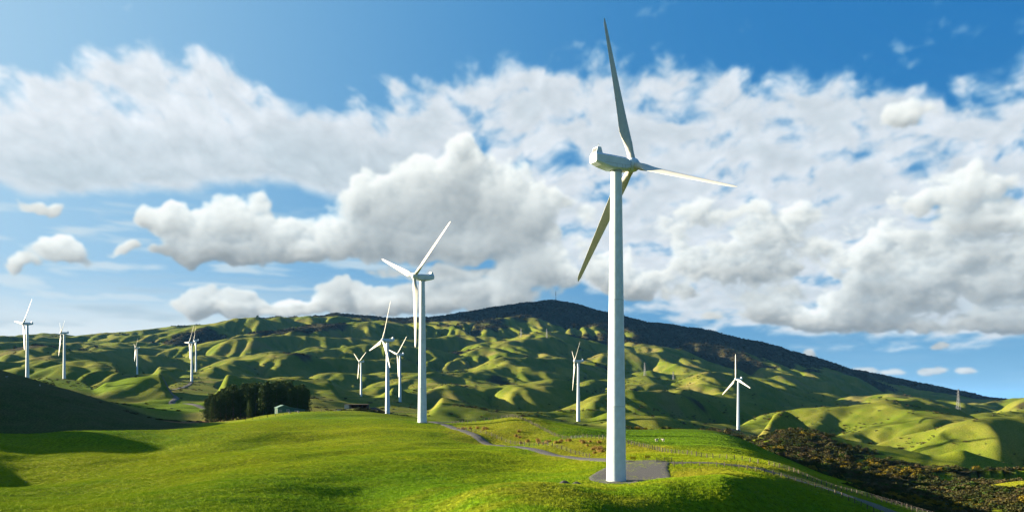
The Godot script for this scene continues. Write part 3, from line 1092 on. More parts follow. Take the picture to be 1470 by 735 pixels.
func build_roads() -> void:
	# pad round the large turbine
	var rim := [[842, 204], [852, 197], [880, 192.5], [930, 193], [958, 197], [966, 206], [962, 222], [962, 236], [930, 241], [900, 241], [872, 232], [852, 217]]
	var c := at_px(903, 214)
	var line := PackedVector2Array()
	var cv := Curve2D.new()
	for k in rim.size() + 1:
		var p := at_px(rim[k % rim.size()][0], rim[k % rim.size()][1])
		var a := at_px(rim[(k + rim.size() - 1) % rim.size()][0], rim[(k + rim.size() - 1) % rim.size()][1])
		var b := at_px(rim[(k + 1) % rim.size()][0], rim[(k + 1) % rim.size()][1])
		cv.add_point(p, (a - b) / 6.0, (b - a) / 6.0)
	for k in 96: line.append(cv.sample_baked(cv.get_baked_length() * k / 96.0))
	var st := SurfaceTool.new()
	st.begin(Mesh.PRIMITIVE_TRIANGLES)
	st.set_smooth_group(1)
	for ring in 14:
		for k in line.size():
			var q: Array[Vector3] = []
			for m in [[ring, k], [ring, k + 1], [ring + 1, k + 1], [ring + 1, k]]:
				var g := c.lerp(line[m[1] % line.size()], m[0] / 14.0)
				q.append(Vector3(g.x, ground_at(g.x, g.y) + (0.12 if m[0] < 14 else -0.25), g.y))
			quad(st, q[0], q[1], q[2], q[3])
	st.generate_normals()
	for k in line.size():
		for f in 14: mark_road(c.lerp(line[k], f / 13.0))
	put(st.commit(), "gravel_pad", mats.gravel).set_meta("kind", "structure")
	road("gravel_road", [[962, 231], [1010, 233], [1074, 235], [1130, 231], [1180, 222], [1230, 212], [1290, 198], [1380, 181], [1500, 165]], 4.6, mats.track, 0.12)
	road("gravel_road", [[905, 238], [868, 250], [830, 268], [790, 288], [750, 312], [715, 335], [690, 360], [668, 388], [648, 418], [630, 442], [617, 452]], 4.5, mats.gravel, 0.22)
	road("gravel_road", [[615, 452], [640, 462], [660, 490], [668, 540], [650, 590], [610, 640], [590, 700], [540, 740], [470, 720], [430, 660], [390, 600]], 6.0, mats.track, 0.2, 2.0)
	road("gravel_road", [[300, 850], [262, 900], [246, 960], [252, 1030], [232, 1120], [225, 1250], [262, 1400], [274, 1600]], 6.5, mats.gravel, 0.4, 4.0)
	road("gravel_road", [[1040, 1180], [1050, 1210], [1058, 1240]], 12.0, mats.track, 0.4, 4.0)

# ------------------------------------------------------------------ fences
func post_mesh(h: float, w: float) -> ArrayMesh:
	var rings := []
	for q in [[-0.4, 0.5], [h - 0.05, 0.48], [h, 0.36]]:
		var r: float = q[1] * w
		rings.append(PackedVector3Array([Vector3(r, q[0], r), Vector3(r, q[0], -r), Vector3(-r, q[0], -r), Vector3(-r, q[0], r)]))
	return loft(rings, false)

func fence(pts: Array, gap: float, h: float, w: float, label: String, wires := 5) -> void:
	var line := smooth_line(pts, gap)
	var root := thing("wire_fence", line[0], label, "fence", "fences across the paddocks")
	var variants := [post_mesh(h, w), post_mesh(h * 0.93, w * 0.9), post_mesh(h * 1.06, w * 1.1)]
	var tops := PackedVector3Array()
	for k in line.size():
		if k < 300:
			var o := put(variants[rng.randi() % 3], "post", mats.post, root)
			o.position = line[k] - line[0]
			o.rotation = Vector3(rng.randf_range(-0.07, 0.07), rng.randf() * TAU, rng.randf_range(-0.07, 0.07))
		tops.append(line[k] - line[0])
	for y in wires:
		var st := start()
		for k in tops.size() - 1:
			var f := Vector3(0, h * (0.18 + 0.76 * y / maxf(wires - 1, 1)), 0)
			bar(st, tops[k] + f, tops[k + 1] + f, 0.009)
		put(done(st), "wire", mats.wire, root)

func build_fences() -> void:
	fence([[1105, 251], [1140, 244], [1192, 232], [1240, 222], [1297, 209], [1380, 192], [1480, 176]], 1.7, 1.3, 0.18, "close-set timber post fence on the far side of the gravel road at lower right")
	fence([[968, 226], [1027, 225], [1074, 227], [1120, 224], [1165, 216], [1220, 205], [1290, 190], [1360, 178]], 2.1, 1.25, 0.16, "post fence on the near side of the gravel road right of the pad")
	fence([[649, 440], [662, 452], [675, 458], [700, 460], [728, 455], [747, 432], [782, 385], [818, 350], [860, 334], [908, 315], [955, 284], [1003, 266], [1041, 258], [1100, 251]], 2.3, 1.35, 0.22, "long fence over the golden knoll, between golden grass and the lush green slope")
	fence([[655, 402], [675, 390], [693, 378], [711, 368], [728, 356], [757, 336], [785, 316], [826, 286], [851, 262]], 5.0, 1.35, 0.22, "sparse thin fence along the edge of the bright paddock beside the road")
	fence([[352, 520], [380, 528], [431, 530], [479, 540], [520, 560]], 4.5, 1.3, 0.2, "low fence on the paddock crest in front of the green shed", 3)

# ------------------------------------------------------------------ farm buildings
func wall_sheet(st: SurfaceTool, pts: Array, thick: Vector3) -> void:     # an extruded polygon
	var n := pts.size()
	for k in range(1, n - 1):
		for v in [pts[0], pts[k], pts[k + 1]]: st.add_vertex(v)
		for v in [pts[0] + thick, pts[k + 1] + thick, pts[k] + thick]: st.add_vertex(v)
	for k in n:
		var l := (k + 1) % n
		quad(st, pts[k] + thick, pts[l] + thick, pts[l], pts[k])

func build_farm() -> void:
	# green shed: gable to the camera with a long lean-to on the right
	var g := on_ground(398, 585)
	var s := thing("farm_shed", g, "green corrugated shed with a lean-to, in front of the pine block", "shed")
	s.rotation.y = deg_to_rad(24)
	var H := [[0.0, 4.3], [3.8, 5.9], [8.5, 4.4], [17.5, 2.9]]
	var st := start()
	wall_sheet(st, [Vector3(0, -1, 0), Vector3(0, H[0][1], 0), Vector3(H[1][0], H[1][1], 0), Vector3(H[2][0], H[2][1], 0), Vector3(H[3][0], H[3][1], 0), Vector3(17.5, -1, 0)], Vector3(0, 0, -0.15))
	put(done(st), "front_wall", mats.shed_wall, s)
	st = start()
	wall_sheet(st, [Vector3(0, -1, -11), Vector3(0, H[0][1], -11), Vector3(H[1][0], H[1][1], -11), Vector3(H[2][0], H[2][1], -11), Vector3(H[3][0], H[3][1], -11), Vector3(17.5, -1, -11)], Vector3(0, 0, -0.15))
	put(done(st), "back_wall", mats.shed_wall, s)
	st = start()
	box(st, Vector3(0.08, 1.65, -5.58), Vector3(0.15, 5.3, 10.84))
	var side := put(done(st), "side_wall", mats.shed_wall, s)
	for k in 12:
		st = start()
		box(st, Vector3(-0.03, 1.6, -0.6 - 0.88 * k), Vector3(0.06, 5.2, 0.10))
		put(done(st), "rib", mats.shed_wall, side)
	st = start()
	box(st, Vector3(17.42, 0.93, -5.58), Vector3(0.15, 3.86, 10.84))
	put(done(st), "side_wall", mats.shed_wall, s)
	for k in 3:
		st = start()
		var a := Vector3(H[k][0] - (0.5 if k == 0 else 0.0), H[k][1] - (0.2 if k == 0 else 0.0) + 0.12, -5.58)
		var b := Vector3(H[k + 1][0] + (0.5 if k == 2 else 0.0), H[k + 1][1] + 0.12 - (0.08 if k == 2 else 0.0), -5.58)
		box(st, (a + b) * 0.5, Vector3((b - a).length(), 0.12, 12.0), Basis(Vector3(0, 0, 1), atan2(b.y - a.y, b.x - a.x)))
		put(done(st), "roof_sheet", mats.shed_roof, s)
	st = start()
	box(st, Vector3(-0.06, 1.5, -4.2), Vector3(0.10, 3.0, 2.8))
	put(done(st), "doorway", mats.dark, s)
	for q in [[1.2, 1.6, 1.5, 1.3], [5.6, 1.7, 1.9, 1.5], [10.8, 1.3, 2.4, 1.5]]:
		st = start()
		box(st, Vector3(q[0] + q[2] * 0.5, q[1] + q[3] * 0.5, 0.03), Vector3(q[2], q[3], 0.08))
		var wdw := put(done(st), "window", mats.pale, s)
		st = start()
		box(st, Vector3(q[0] + q[2] * 0.5, q[1] + q[3] * 0.5, 0.09), Vector3(q[2] * 0.86, q[3] * 0.82, 0.05))
		put(done(st), "pane", mats.steel, wdw)
	# long low shed, open to the camera
	g = on_ground(494, 750)
	s = thing("farm_shed", g, "long low open-fronted shed with a white end wall, right of the pines", "shed")
	s.rotation.y = deg_to_rad(-6)
	st = start()
	box(st, Vector3(2.0, 1.7, -3.5), Vector3(4.0, 5.4, 7.0))
	put(done(st), "end_wall", mats.pale, s)
	st = start()
	box(st, Vector3(11.5, 1.5, -6.9), Vector3(15.0, 5.0, 0.2))
	put(done(st), "back_wall", mats.rust, s)
	st = start()
	box(st, Vector3(18.9, 1.5, -3.4), Vector3(0.2, 5.0, 6.6))
	put(done(st), "side_wall", mats.rust, s)
	st = start()
	box(st, Vector3(9.6, 4.35, -3.4), Vector3(19.8, 0.22, 8.0), Basis(Vector3(1, 0, 0), deg_to_rad(2)))
	put(done(st), "roof", mats.rust, s)
	for k in 5:
		st = start()
		box(st, Vector3(5.6 + 3.2 * k, 1.6, -0.15), Vector3(0.28, 5.2, 0.28))
		put(done(st), "post", mats.post, s)
	# earth bank beside it
	var bank := put(mound_mesh(7, 10.0, 3.6, 6.0), "earth_bank", mats.rock)
	bank.position = on_ground(536, 752, -0.4)
	tag(bank, "dark earth bank at the right end of the low shed", "bank")
	# troughs and bales by the yards
	for q in [[448, 640, "pale stone block left of the yard track, before the shed"], [456, 645, "pale stone block nearest the green shed's right corner"], [478, 700, "pale water trough left of the long low shed"], [486, 705, "pale water trough nearest the white end wall"]]:
		st = start()
		box(st, Vector3(0, 0.45, 0), Vector3(2.6, 0.9, 1.3))
		box(st, Vector3(0, 0.98, 0.0), Vector3(2.2, 0.16, 0.9))
		var o := put(done(st), "water_trough", mats.pale)
		o.position = on_ground(q[0], q[1])
		o.rotation.y = rng.randf_range(-0.4, 0.4)
		tag(o, q[2], "trough", "troughs and blocks by the yards")

func mound_mesh(seed_value: int, rx: float, h: float, rz: float) -> ArrayMesh:
	var n := noise(seed_value, 0.45, 3)
	var st := SurfaceTool.new()
	st.begin(Mesh.PRIMITIVE_TRIANGLES)
	st.set_smooth_group(1)
	var N := 18
	var M := 9
	var p := []
	for i in M + 1:
		var row := []
		for j in N:
			var t := TAU * j / N
			var f := float(i) / M
			var b := 1.0 + 0.28 * n.get_noise_2d(3.0 * cos(t), 3.0 * sin(t))
			var x := rx * f * cos(t) * b
			var z := rz * f * sin(t) * b
			row.append(Vector3(x, h * (pow(cos(f * PI * 0.5), 1.3) + 0.18 * n.get_noise_2d(x * 1.5, z * 1.5)) - (0.5 if i == M else 0.0), z))
		p.append(row)
	for i in M:
		for j in N:
			var l := (j + 1) % N
			quad(st, p[i][j], p[i][l], p[i + 1][l], p[i + 1][j])
	st.generate_normals()
	return st.commit()

# ------------------------------------------------------------------ trees
func leaf(st: SurfaceTool, c: Vector3, s: float, r: RandomNumberGenerator, flat := 0.0) -> void:
	var u := Vector3(r.randfn(), r.randfn() * (1.0 - flat), r.randfn()).normalized()
	var v := u.cross(Vector3(r.randfn(), r.randfn(), r.randfn())).normalized()
	st.add_vertex(c + u * s)
	st.add_vertex(c - u * s * 0.6 + v * s * 0.62)
	st.add_vertex(c - u * s * 0.6 - v * s * 0.62)

func pine_crown(seed_value: int, h: float, wide: float, bare: float) -> ArrayMesh:
	var r := RandomNumberGenerator.new()
	r.seed = seed_value
	var st := start()
	var boughs := 70
	for k in boughs:
		var f := (k + r.randf()) / boughs
		var y := lerpf(bare * h, h * 0.985, f)
		var reach := wide * (0.26 + 0.74 * sqrt(maxf(1.0 - f * f, 0.0))) * r.randf_range(0.55, 1.12) * smoothstep(-0.12, 0.16, f)
		var t := k * 2.39996 + r.randf_range(-0.5, 0.5)
		var dir := Vector3(cos(t), 0.0, sin(t))
		var lift := r.randf_range(-0.1, 0.35)
		for q in 26:
			var e := sqrt(r.randf())
			var c := Vector3(0, y, 0) + dir * reach * e + Vector3(0, lift * reach * e, 0)
			c += Vector3(r.randfn(), r.randfn() * 0.6, r.randfn()) * (0.32 + 0.10 * reach)
			leaf(st, c, r.randf_range(0.35, 0.80), r)
	return done(st)

func trunk_mesh(seed_value: int, h: float, r0: float) -> ArrayMesh:
	var r := RandomNumberGenerator.new()
	r.seed = seed_value
	var rings := []
	for k in 9:
		var f := k / 8.0
		var ring := circle(lerpf(-0.6, h * 0.96, f), r0 * pow(1.0 - f, 0.8) + 0.03, 8)
		var off := Vector3(0.25 * sin(3.0 * f + seed_value), 0, 0.25 * cos(2.3 * f + seed_value)) * f
		for m in 8: ring[m] += off
		rings.append(ring)
	return loft(rings, true)

func limb_mesh(seed_value: int, h: float, wide: float, bare: float) -> ArrayMesh:
	var r := RandomNumberGenerator.new()
	r.seed = seed_value
	var st := start()
	for k in 16:
		var f := (k + r.randf()) / 16.0
		var y := lerpf(bare * 0.55 * h, h * 0.85, f)
		var t := k * 2.4
		var reach := wide * 0.7 * (1.0 - f * 0.8)
		bar(st, Vector3(0, y, 0), Vector3(cos(t) * reach, y + 0.25 * reach, sin(t) * reach), 0.12)
	return done(st)

func build_pines() -> void:
	var kinds := []
	for k in 5:
		var h := 25.0
		var o := thing("pine_tree", Vector3.ZERO, "", "tree", "pines of the dark plantation block")
		put(trunk_mesh(k + 3, h, 0.42), "trunk", mats.bark, o)
		put(limb_mesh(k + 5, h, 3.6 + 0.5 * (k % 3), 0.22 + 0.05 * (k % 3)), "limb", mats.bark, o)
		put(pine_crown(k * 7 + 1, h, 4.3 + 0.6 * (k % 3), 0.04 + 0.06 * (k % 3)), "crown", mats.needles if k != 3 else mats.needles_pale, o)
		kinds.append(o)
	var spots := []
	# front row along the block, then rows behind
	for row in 5:
		var n := 15 - row
		for k in n:
			var px := lerpf(296.0 + 3 * row, 437.0, (k + rng.randf_range(-0.3, 0.3)) / (n - 1.0))
			spots.append([px, 655.0 + 13.0 * row + rng.randf_range(-4.0, 4.0) - 12.0 * (px - 297.0) / 140.0, row, k])
	spots.append([357.0, 638.0, -1, 0])
	spots.append([303.0, 642.0, -1, 1])
	var words := ["front row", "second row", "third row", "fourth row", "rear row"]
	var used_kind := [false, false, false, false, false]
	for q in spots:
		var k: int = rng.randi() % 5
		if q[2] >= 0 and k == 3 and rng.randf() < 0.6: k = 1
		if q[2] < 0: k = 3
		var o: Node3D = kinds[k]
		var label := "dark pine in the %s of the plantation block, %s from its left end" % [words[q[2]], ordinal(q[3] + 1)] if q[2] >= 0 else ("small paler pine standing in front of the block's middle" if q[3] == 0 else "small paler pine at the block's left front corner")
		var at := on_ground(q[0], q[1])
		var size: float = (rng.randf_range(0.78, 1.06) * (0.66 + 0.34 * smoothstep(292.0, 335.0, q[0])) * (1.0 - 0.22 * smoothstep(418.0, 440.0, q[0])) + 0.03 * q[2]) if q[2] >= 0 else 0.55
		if used_kind[k]: o = copy_of(o, "pine_tree", at, rng.randf() * TAU, size, label)
		else:
			used_kind[k] = true
			o.position = at
			o.rotation.y = rng.randf() * TAU
			o.scale = Vector3.ONE * size
			o.set_meta("label", label)

func ordinal(n: int) -> String:
	return ["first", "second", "third", "fourth", "fifth", "sixth", "seventh", "eighth", "ninth", "tenth", "eleventh", "twelfth", "thirteenth", "fourteenth", "fifteenth", "sixteenth"][n - 1]

func bush_mesh(seed_value: int, leaves: int, size: float) -> ArrayMesh:
	var r := RandomNumberGenerator.new()
	r.seed = seed_value
	var st := start()
	var lobes := []
	for k in 6: lobes.append([Vector3(r.randf_range(-0.6, 0.6), r.randf_range(0.15, 0.75), r.randf_range(-0.6, 0.6)), r.randf_range(0.35, 0.6)])
	for k in leaves:
		var q = lobes[r.randi() % 6]
		var d := Vector3(r.randfn(), r.randfn(), r.randfn()).normalized()
		d.y = absf(d.y) * 1.1 - 0.25
		leaf(st, q[0] + d * q[1] * (0.75 + 0.3 * r.randf()), size * r.randf_range(0.7, 1.3), r)
	return done(st)

func scatter(called: String, mesh: Mesh, places: Array, mat: Material, label: String, category: String) -> void:
	var mm := MultiMesh.new()
	mm.transform_format = MultiMesh.TRANSFORM_3D
	mm.use_colors = true
	mm.mesh = mesh
	mm.instance_count = places.size()
	for k in places.size():
		mm.set_instance_transform(k, places[k][0])
		mm.set_instance_color(k, places[k][1])
	var o := MultiMeshInstance3D.new()
	o.multimesh = mm
	o.material_override = mat
	o.name = numbered(called)
	add_child(o)
	tag(o, label, category, "", "stuff")

func build_scrub() -> void:
	var sets := [[], [], []]
	var tries := 0
	var count := 0
	while count < 9000 and tries < 120000:
		tries += 1
		var d := exp(rng.randf_range(log(235.0), log(820.0)))
		var g := at_px(rng.randf_range(840.0, 1600.0), d)
		if scrub_cover(g.x, g.y) < rng.randf_range(-0.05, 0.3): continue
		var s := (0.8 + 2.2 * pow(rng.randf(), 2.2)) * (0.7 if d < 340.0 else 1.0)
		var b := Basis(Vector3.UP, rng.randf() * TAU).scaled(Vector3(s * rng.randf_range(0.9, 1.3), s * rng.randf_range(0.7, 1.1), s))
		var v := n_col2.get_noise_2d(g.x * 0.5, g.y * 0.5) + rng.randf_range(-0.3, 0.3)
		var c := Color(0.028, 0.036, 0.010).lerp(Color(0.080, 0.058, 0.028), clampf(0.25 + v, 0.0, 1.0))
		if n_col.get_noise_2d(g.x * 2.0, g.y * 2.0) > 0.22 and rng.randf() < 0.4: c = Color(0.12, 0.090, 0.010)
		if rng.randf() < 0.10: c = Color(0.030, 0.050, 0.010)
		c = c * rng.randf_range(0.8, 1.2)
		sets[rng.randi() % 3].append([Transform3D(b, Vector3(g.x, ground_at(g.x, g.y) - 0.15, g.y)), c])
		count += 1
	var labels := ["brown and olive scrub filling the shaded gully at right", "dark green scrub mixed through the right-hand gully", "rusty low scrub over the knoll at lower right"]
	for k in 3: scatter("scrub", bush_mesh(31 + k, 130, 0.20), sets[k], mats.bush, labels[k], "scrub")

func build_grass() -> void:
	var r := RandomNumberGenerator.new()
	r.seed = 99
	for kind in 3:
		var st := start()
		for k in 11:
			var a := r.randf() * TAU
			var c := Vector3(cos(a), 0, sin(a)) * 0.36 * sqrt(r.randf())
			var lean := Vector3(r.randfn() * 0.10, 0, r.randfn() * 0.10)
			var h := r.randf_range(0.10, 0.24)
			var s := Vector3(r.randfn(), 0, r.randfn()).normalized() * 0.022
			st.add_vertex(c - s - Vector3(0, 0.03, 0))
			st.add_vertex(c + lean + Vector3(0, h, 0))
			st.add_vertex(c + s - Vector3(0, 0.03, 0))
		var mesh := done(st)
		var places := []
		var n := 0
		while n < 85000:
			var d := sqrt(r.randf_range(108.0 * 108.0, 440.0 * 440.0)) if r.randf() < 0.6 else r.randf_range(108.0, 300.0)
			var px := r.randf_range(-60.0, 1530.0)
			var g := at_px(px, d)
			n += 1
			if scrub_cover(g.x, g.y) > 0.2: continue
			if paved.has(Vector2i(int(floor(g.x / 0.8)), int(floor(g.y / 0.8)))): continue
			var c := pasture_color(g.x, g.y) * r.randf_range(0.85, 1.3)
			c.a = 1.0
			var b := Basis(Vector3.UP, r.randf() * TAU).scaled(Vector3.ONE * r.randf_range(0.8, 1.7))
			places.append([Transform3D(b, Vector3(g.x, ground_at(g.x, g.y), g.y)), c])
		scatter("grass", mesh, places, mats.leaf, ["short bright green pasture grass over the near hill", "yellow-green pasture grass mixed over the near hill", "loose taller grass scattered over the near hill"][kind], "grass")

# ------------------------------------------------------------------ far things
func lattice_mesh(h: float, w: float, arms: bool) -> ArrayMesh:
	var st := start()
	var t := 0.012 * h
	for k in 4:
		var a := PI * 0.25 + PI * 0.5 * k
		var b := a + PI * 0.5
		var da := Vector3(cos(a), 0, sin(a))
		var db := Vector3(cos(b), 0, sin(b))
		bar(st, da * w, da * w * 0.12 + Vector3(0, h, 0), t)
		for q in 7:
			var f0 := q / 7.0
			var f1 := (q + 1) / 7.0
			bar(st, da * w * lerpf(1.0, 0.12, f0) + Vector3(0, h * f0, 0), db * w * lerpf(1.0, 0.12, f1) + Vector3(0, h * f1, 0), t * 0.6)
	return done(st)

func build_far_things() -> void:
	# power pylons
	for q in [[926, 2300, "far lattice pylon, left of two on the hillside above the rightmost ridge"], [967, 2500, "far lattice pylon, right of two beside the shaded gully"], [1377, 1450, "nearest lattice pylon, on the green hill at far right"], [785, 3300, "tiny lattice pylon high on the lit hillside left of the largest tower"], [748, 3400, "tiniest lattice pylon near the top edge of the lit pasture"]]:
		var o := thing("power_pylon", on_ground(q[0], q[1], -0.5), q[2], "pylon", "lattice pylons on the far hills")
		put(lattice_mesh(34.0, 3.6, true), "frame", mats.steel, o)
		for y in [22.0, 27.0, 32.0]:
			var st := start()
			bar(st, Vector3(-4.5, y, 0), Vector3(4.5, y, 0), 0.45)
			bar(st, Vector3(-4.5, y, 0), Vector3(0, y + 1.6, 0), 0.3)
			bar(st, Vector3(4.5, y, 0), Vector3(0, y + 1.6, 0), 0.3)
			put(done(st), "crossarm", mats.steel, o)
		o.rotation.y = 0.5
	# broadcasting mast on the summit
	var m := thing("broadcast_mast", on_ground(798, 5500, -2.0), "tall dark lattice mast standing on the mountain's summit", "mast")
	put(lattice_mesh(46.0, 6.0, false), "lattice_base", mats.grille, m)
	put(lathe([[42.0, 1.8], [60.0, 1.3], [70.0, 0.5]], 8), "antenna", mats.grille, m)
	var stt := start()
	box(stt, Vector3(14, 3, 0), Vector3(9, 6, 7))
	put(done(stt), "hut", mats.steel, m)
	# lone trees on the skyline and on the left
	var shape := bush_mesh(51, 420, 0.13)
	var list := [[38, 2650, 22.0, "round dark tree on the skyline at far left"], [20, 2700, 15.0, "smaller tree at the left edge, beside the round one"], [369, 4650, 20.0, "leftmost of three tiny trees on the skyline above the pine block"], [387, 4650, 15.0, "middle of three tiny trees on the skyline"], [401, 4660, 17.0, "rightmost of three tiny trees on the skyline"], [1265, 2500, 14.0, "dark lone tree on the green hill at right"]]
	for q in list:
		var o := thing("broadleaf_tree", on_ground(q[0], q[1], -0.5), q[3], "tree", "lone trees on the far hills")
		put(trunk_mesh(9, q[2] * 0.6, q[2] * 0.03), "trunk", mats.bark, o)
		var cr := put(shape, "crown", mats.needles, o)
		cr.scale = Vector3(q[2] * 0.5, q[2] * 0.55, q[2] * 0.5)
		cr.position.y = q[2] * 0.25
	# farmhouse high on the left
	var fh := thing("farmhouse", on_ground(330, 3250, 0.0), "tiny pale farmhouse below the dark tree belt, upper left hillside", "house")
	var st2 := start()
	box(st2, Vector3(0, 2.0, 0), Vector3(26, 5.0, 9))
	put(done(st2), "wall", mats.pale, fh)
	st2 = start()
	for s in [-1.0, 1.0]:
		box(st2, Vector3(0, 5.6, 2.4 * s), Vector3(27, 0.3, 5.6), Basis(Vector3(1, 0, 0), 0.42 * s))
	put(done(st2), "roof", mats.steel, fh)
	# bush on the mountain
	var places := []
	var trees := []
	var n := 0
	while n < 110000:
		n += 1
		var d := sqrt(rng.randf_range(2300.0 * 2300.0, 5900.0 * 5900.0))
		var g := at_px(rng.randf_range(-80.0, 1540.0), d)
		var cover := bush_cover(g.x, g.y)
		if cover < rng.randf_range(0.05, 0.45): continue
		var s := rng.randf_range(2.6, 5.2)
		var b := Basis(Vector3.UP, rng.randf() * TAU).scaled(Vector3(s * 1.3, s * rng.randf_range(0.7, 1.2), s * 1.3))
		var c := Color(0.022, 0.030, 0.012).lerp(Color(0.050, 0.040, 0.020), rng.randf()) * rng.randf_range(0.7, 1.3)
		places.append([Transform3D(b, Vector3(g.x, ground_at(g.x, g.y) - 0.8, g.y)), c])
	# low bushes in the gullies and over the rougher slopes of the hills
	var low := []
	n = 0
	while n < 90000:
		n += 1
		var d := exp(rng.randf_range(log(650.0), log(3600.0)))
		var px := rng.randf_range(-60.0, 1530.0)
		var g := at_px(px, d)
		var want := 0.55 * smoothstep(-2.0, -14.0, worn_at(g.x, g.y)) + 0.8 * smoothstep(0.20, 0.5, n_col.get_noise_2d(g.x * 1.3 + 1700.0, g.y * 1.3)) + 0.012
		want *= 0.25 + 0.75 * smoothstep(450.0, 620.0, px) * (1.0 - smoothstep(1250.0, 1400.0, px) * 0.5)
		if rng.randf() > want: continue
		var s := rng.randf_range(1.2, 3.2) * (0.7 + 0.3 * smoothstep(800.0, 2500.0, d))
		var b := Basis(Vector3.UP, rng.randf() * TAU).scaled(Vector3(s * 1.25, s * rng.randf_range(0.6, 1.0), s * 1.25))
		var c := Color(0.030, 0.042, 0.014).lerp(Color(0.075, 0.060, 0.025), rng.randf()) * rng.randf_range(0.7, 1.3)
		low.append([Transform3D(b, Vector3(g.x, ground_at(g.x, g.y) - 0.3, g.y)), c])
	scatter("hill_scrub", bush_mesh(71, 60, 0.30), low, mats.bush, "dark low bushes lining the gullies of the green hills", "scrub")
	scatter("mountain_bush", bush_mesh(61, 46, 0.36), places, mats.bush, "dark native bush covering the mountain's upper slopes", "bush")

# ------------------------------------------------------------------ small things
func sheep_mesh() -> ArrayMesh:
	var rings := []
	for q in [[-0.52, 0.10, 0.72], [-0.48, 0.22, 0.72], [-0.30, 0.31, 0.70], [0.0, 0.33, 0.68], [0.28, 0.30, 0.70], [0.44, 0.22, 0.75], [0.50, 0.13, 0.80], [0.60, 0.12, 0.88], [0.66, 0.10, 0.92]]:
		var ring := PackedVector3Array()
		for k in 12:
			var t := -TAU * k / 12
			ring.append(Vector3(q[0], q[2] + q[1] * 0.95 * cos(t), q[1] * sin(t)))
		rings.append(ring)
	return loft(rings, true)

# A heap of cloud beyond the left of the view: the mountain lies in its shade.
func build_cloud() -> void:
	var a := deg_to_rad(SUN_AZ)
	var sun_dir := Vector3(sin(a), tan(deg_to_rad(SUN_EL)), -cos(a))
	var st := SurfaceTool.new()
	st.begin(Mesh.PRIMITIVE_TRIANGLES)
	st.set_smooth_group(1)
	var puff := noise(171, 0.0022, 4)
	var N := 56
	var M := 28
	var rows := []
	for i in M + 1:
		var row := []
		for j in N:
			var t := TAU * j / N
			var f := PI * i / M
			var d := Vector3(sin(f) * cos(t), cos(f), sin(f) * sin(t))
			var p := Vector3(d.x * 700.0, d.y * (330.0 if d.y > 0.0 else 170.0), d.z * 1150.0)
			p += d * 260.0 * absf(puff.get_noise_3d(p.x, p.y * 1.5, p.z))
			row.append(p)
		rows.append(row)
	for i in M:
		for j in N:
			var l := (j + 1) % N
			quad(st, rows[i][j], rows[i][l], rows[i + 1][l], rows[i + 1][j])
	st.generate_normals()
	var o := put(st.commit(), "cloud", plain(Color(0.85, 0.86, 0.88), 1.0, 0.0))
	o.position = Vector3(450.0, EYE + 480.0, -5150.0) + sun_dir * 6500.0
	o.rotation.y = deg_to_rad(-12.0)
	o.set_meta("kind", "structure")

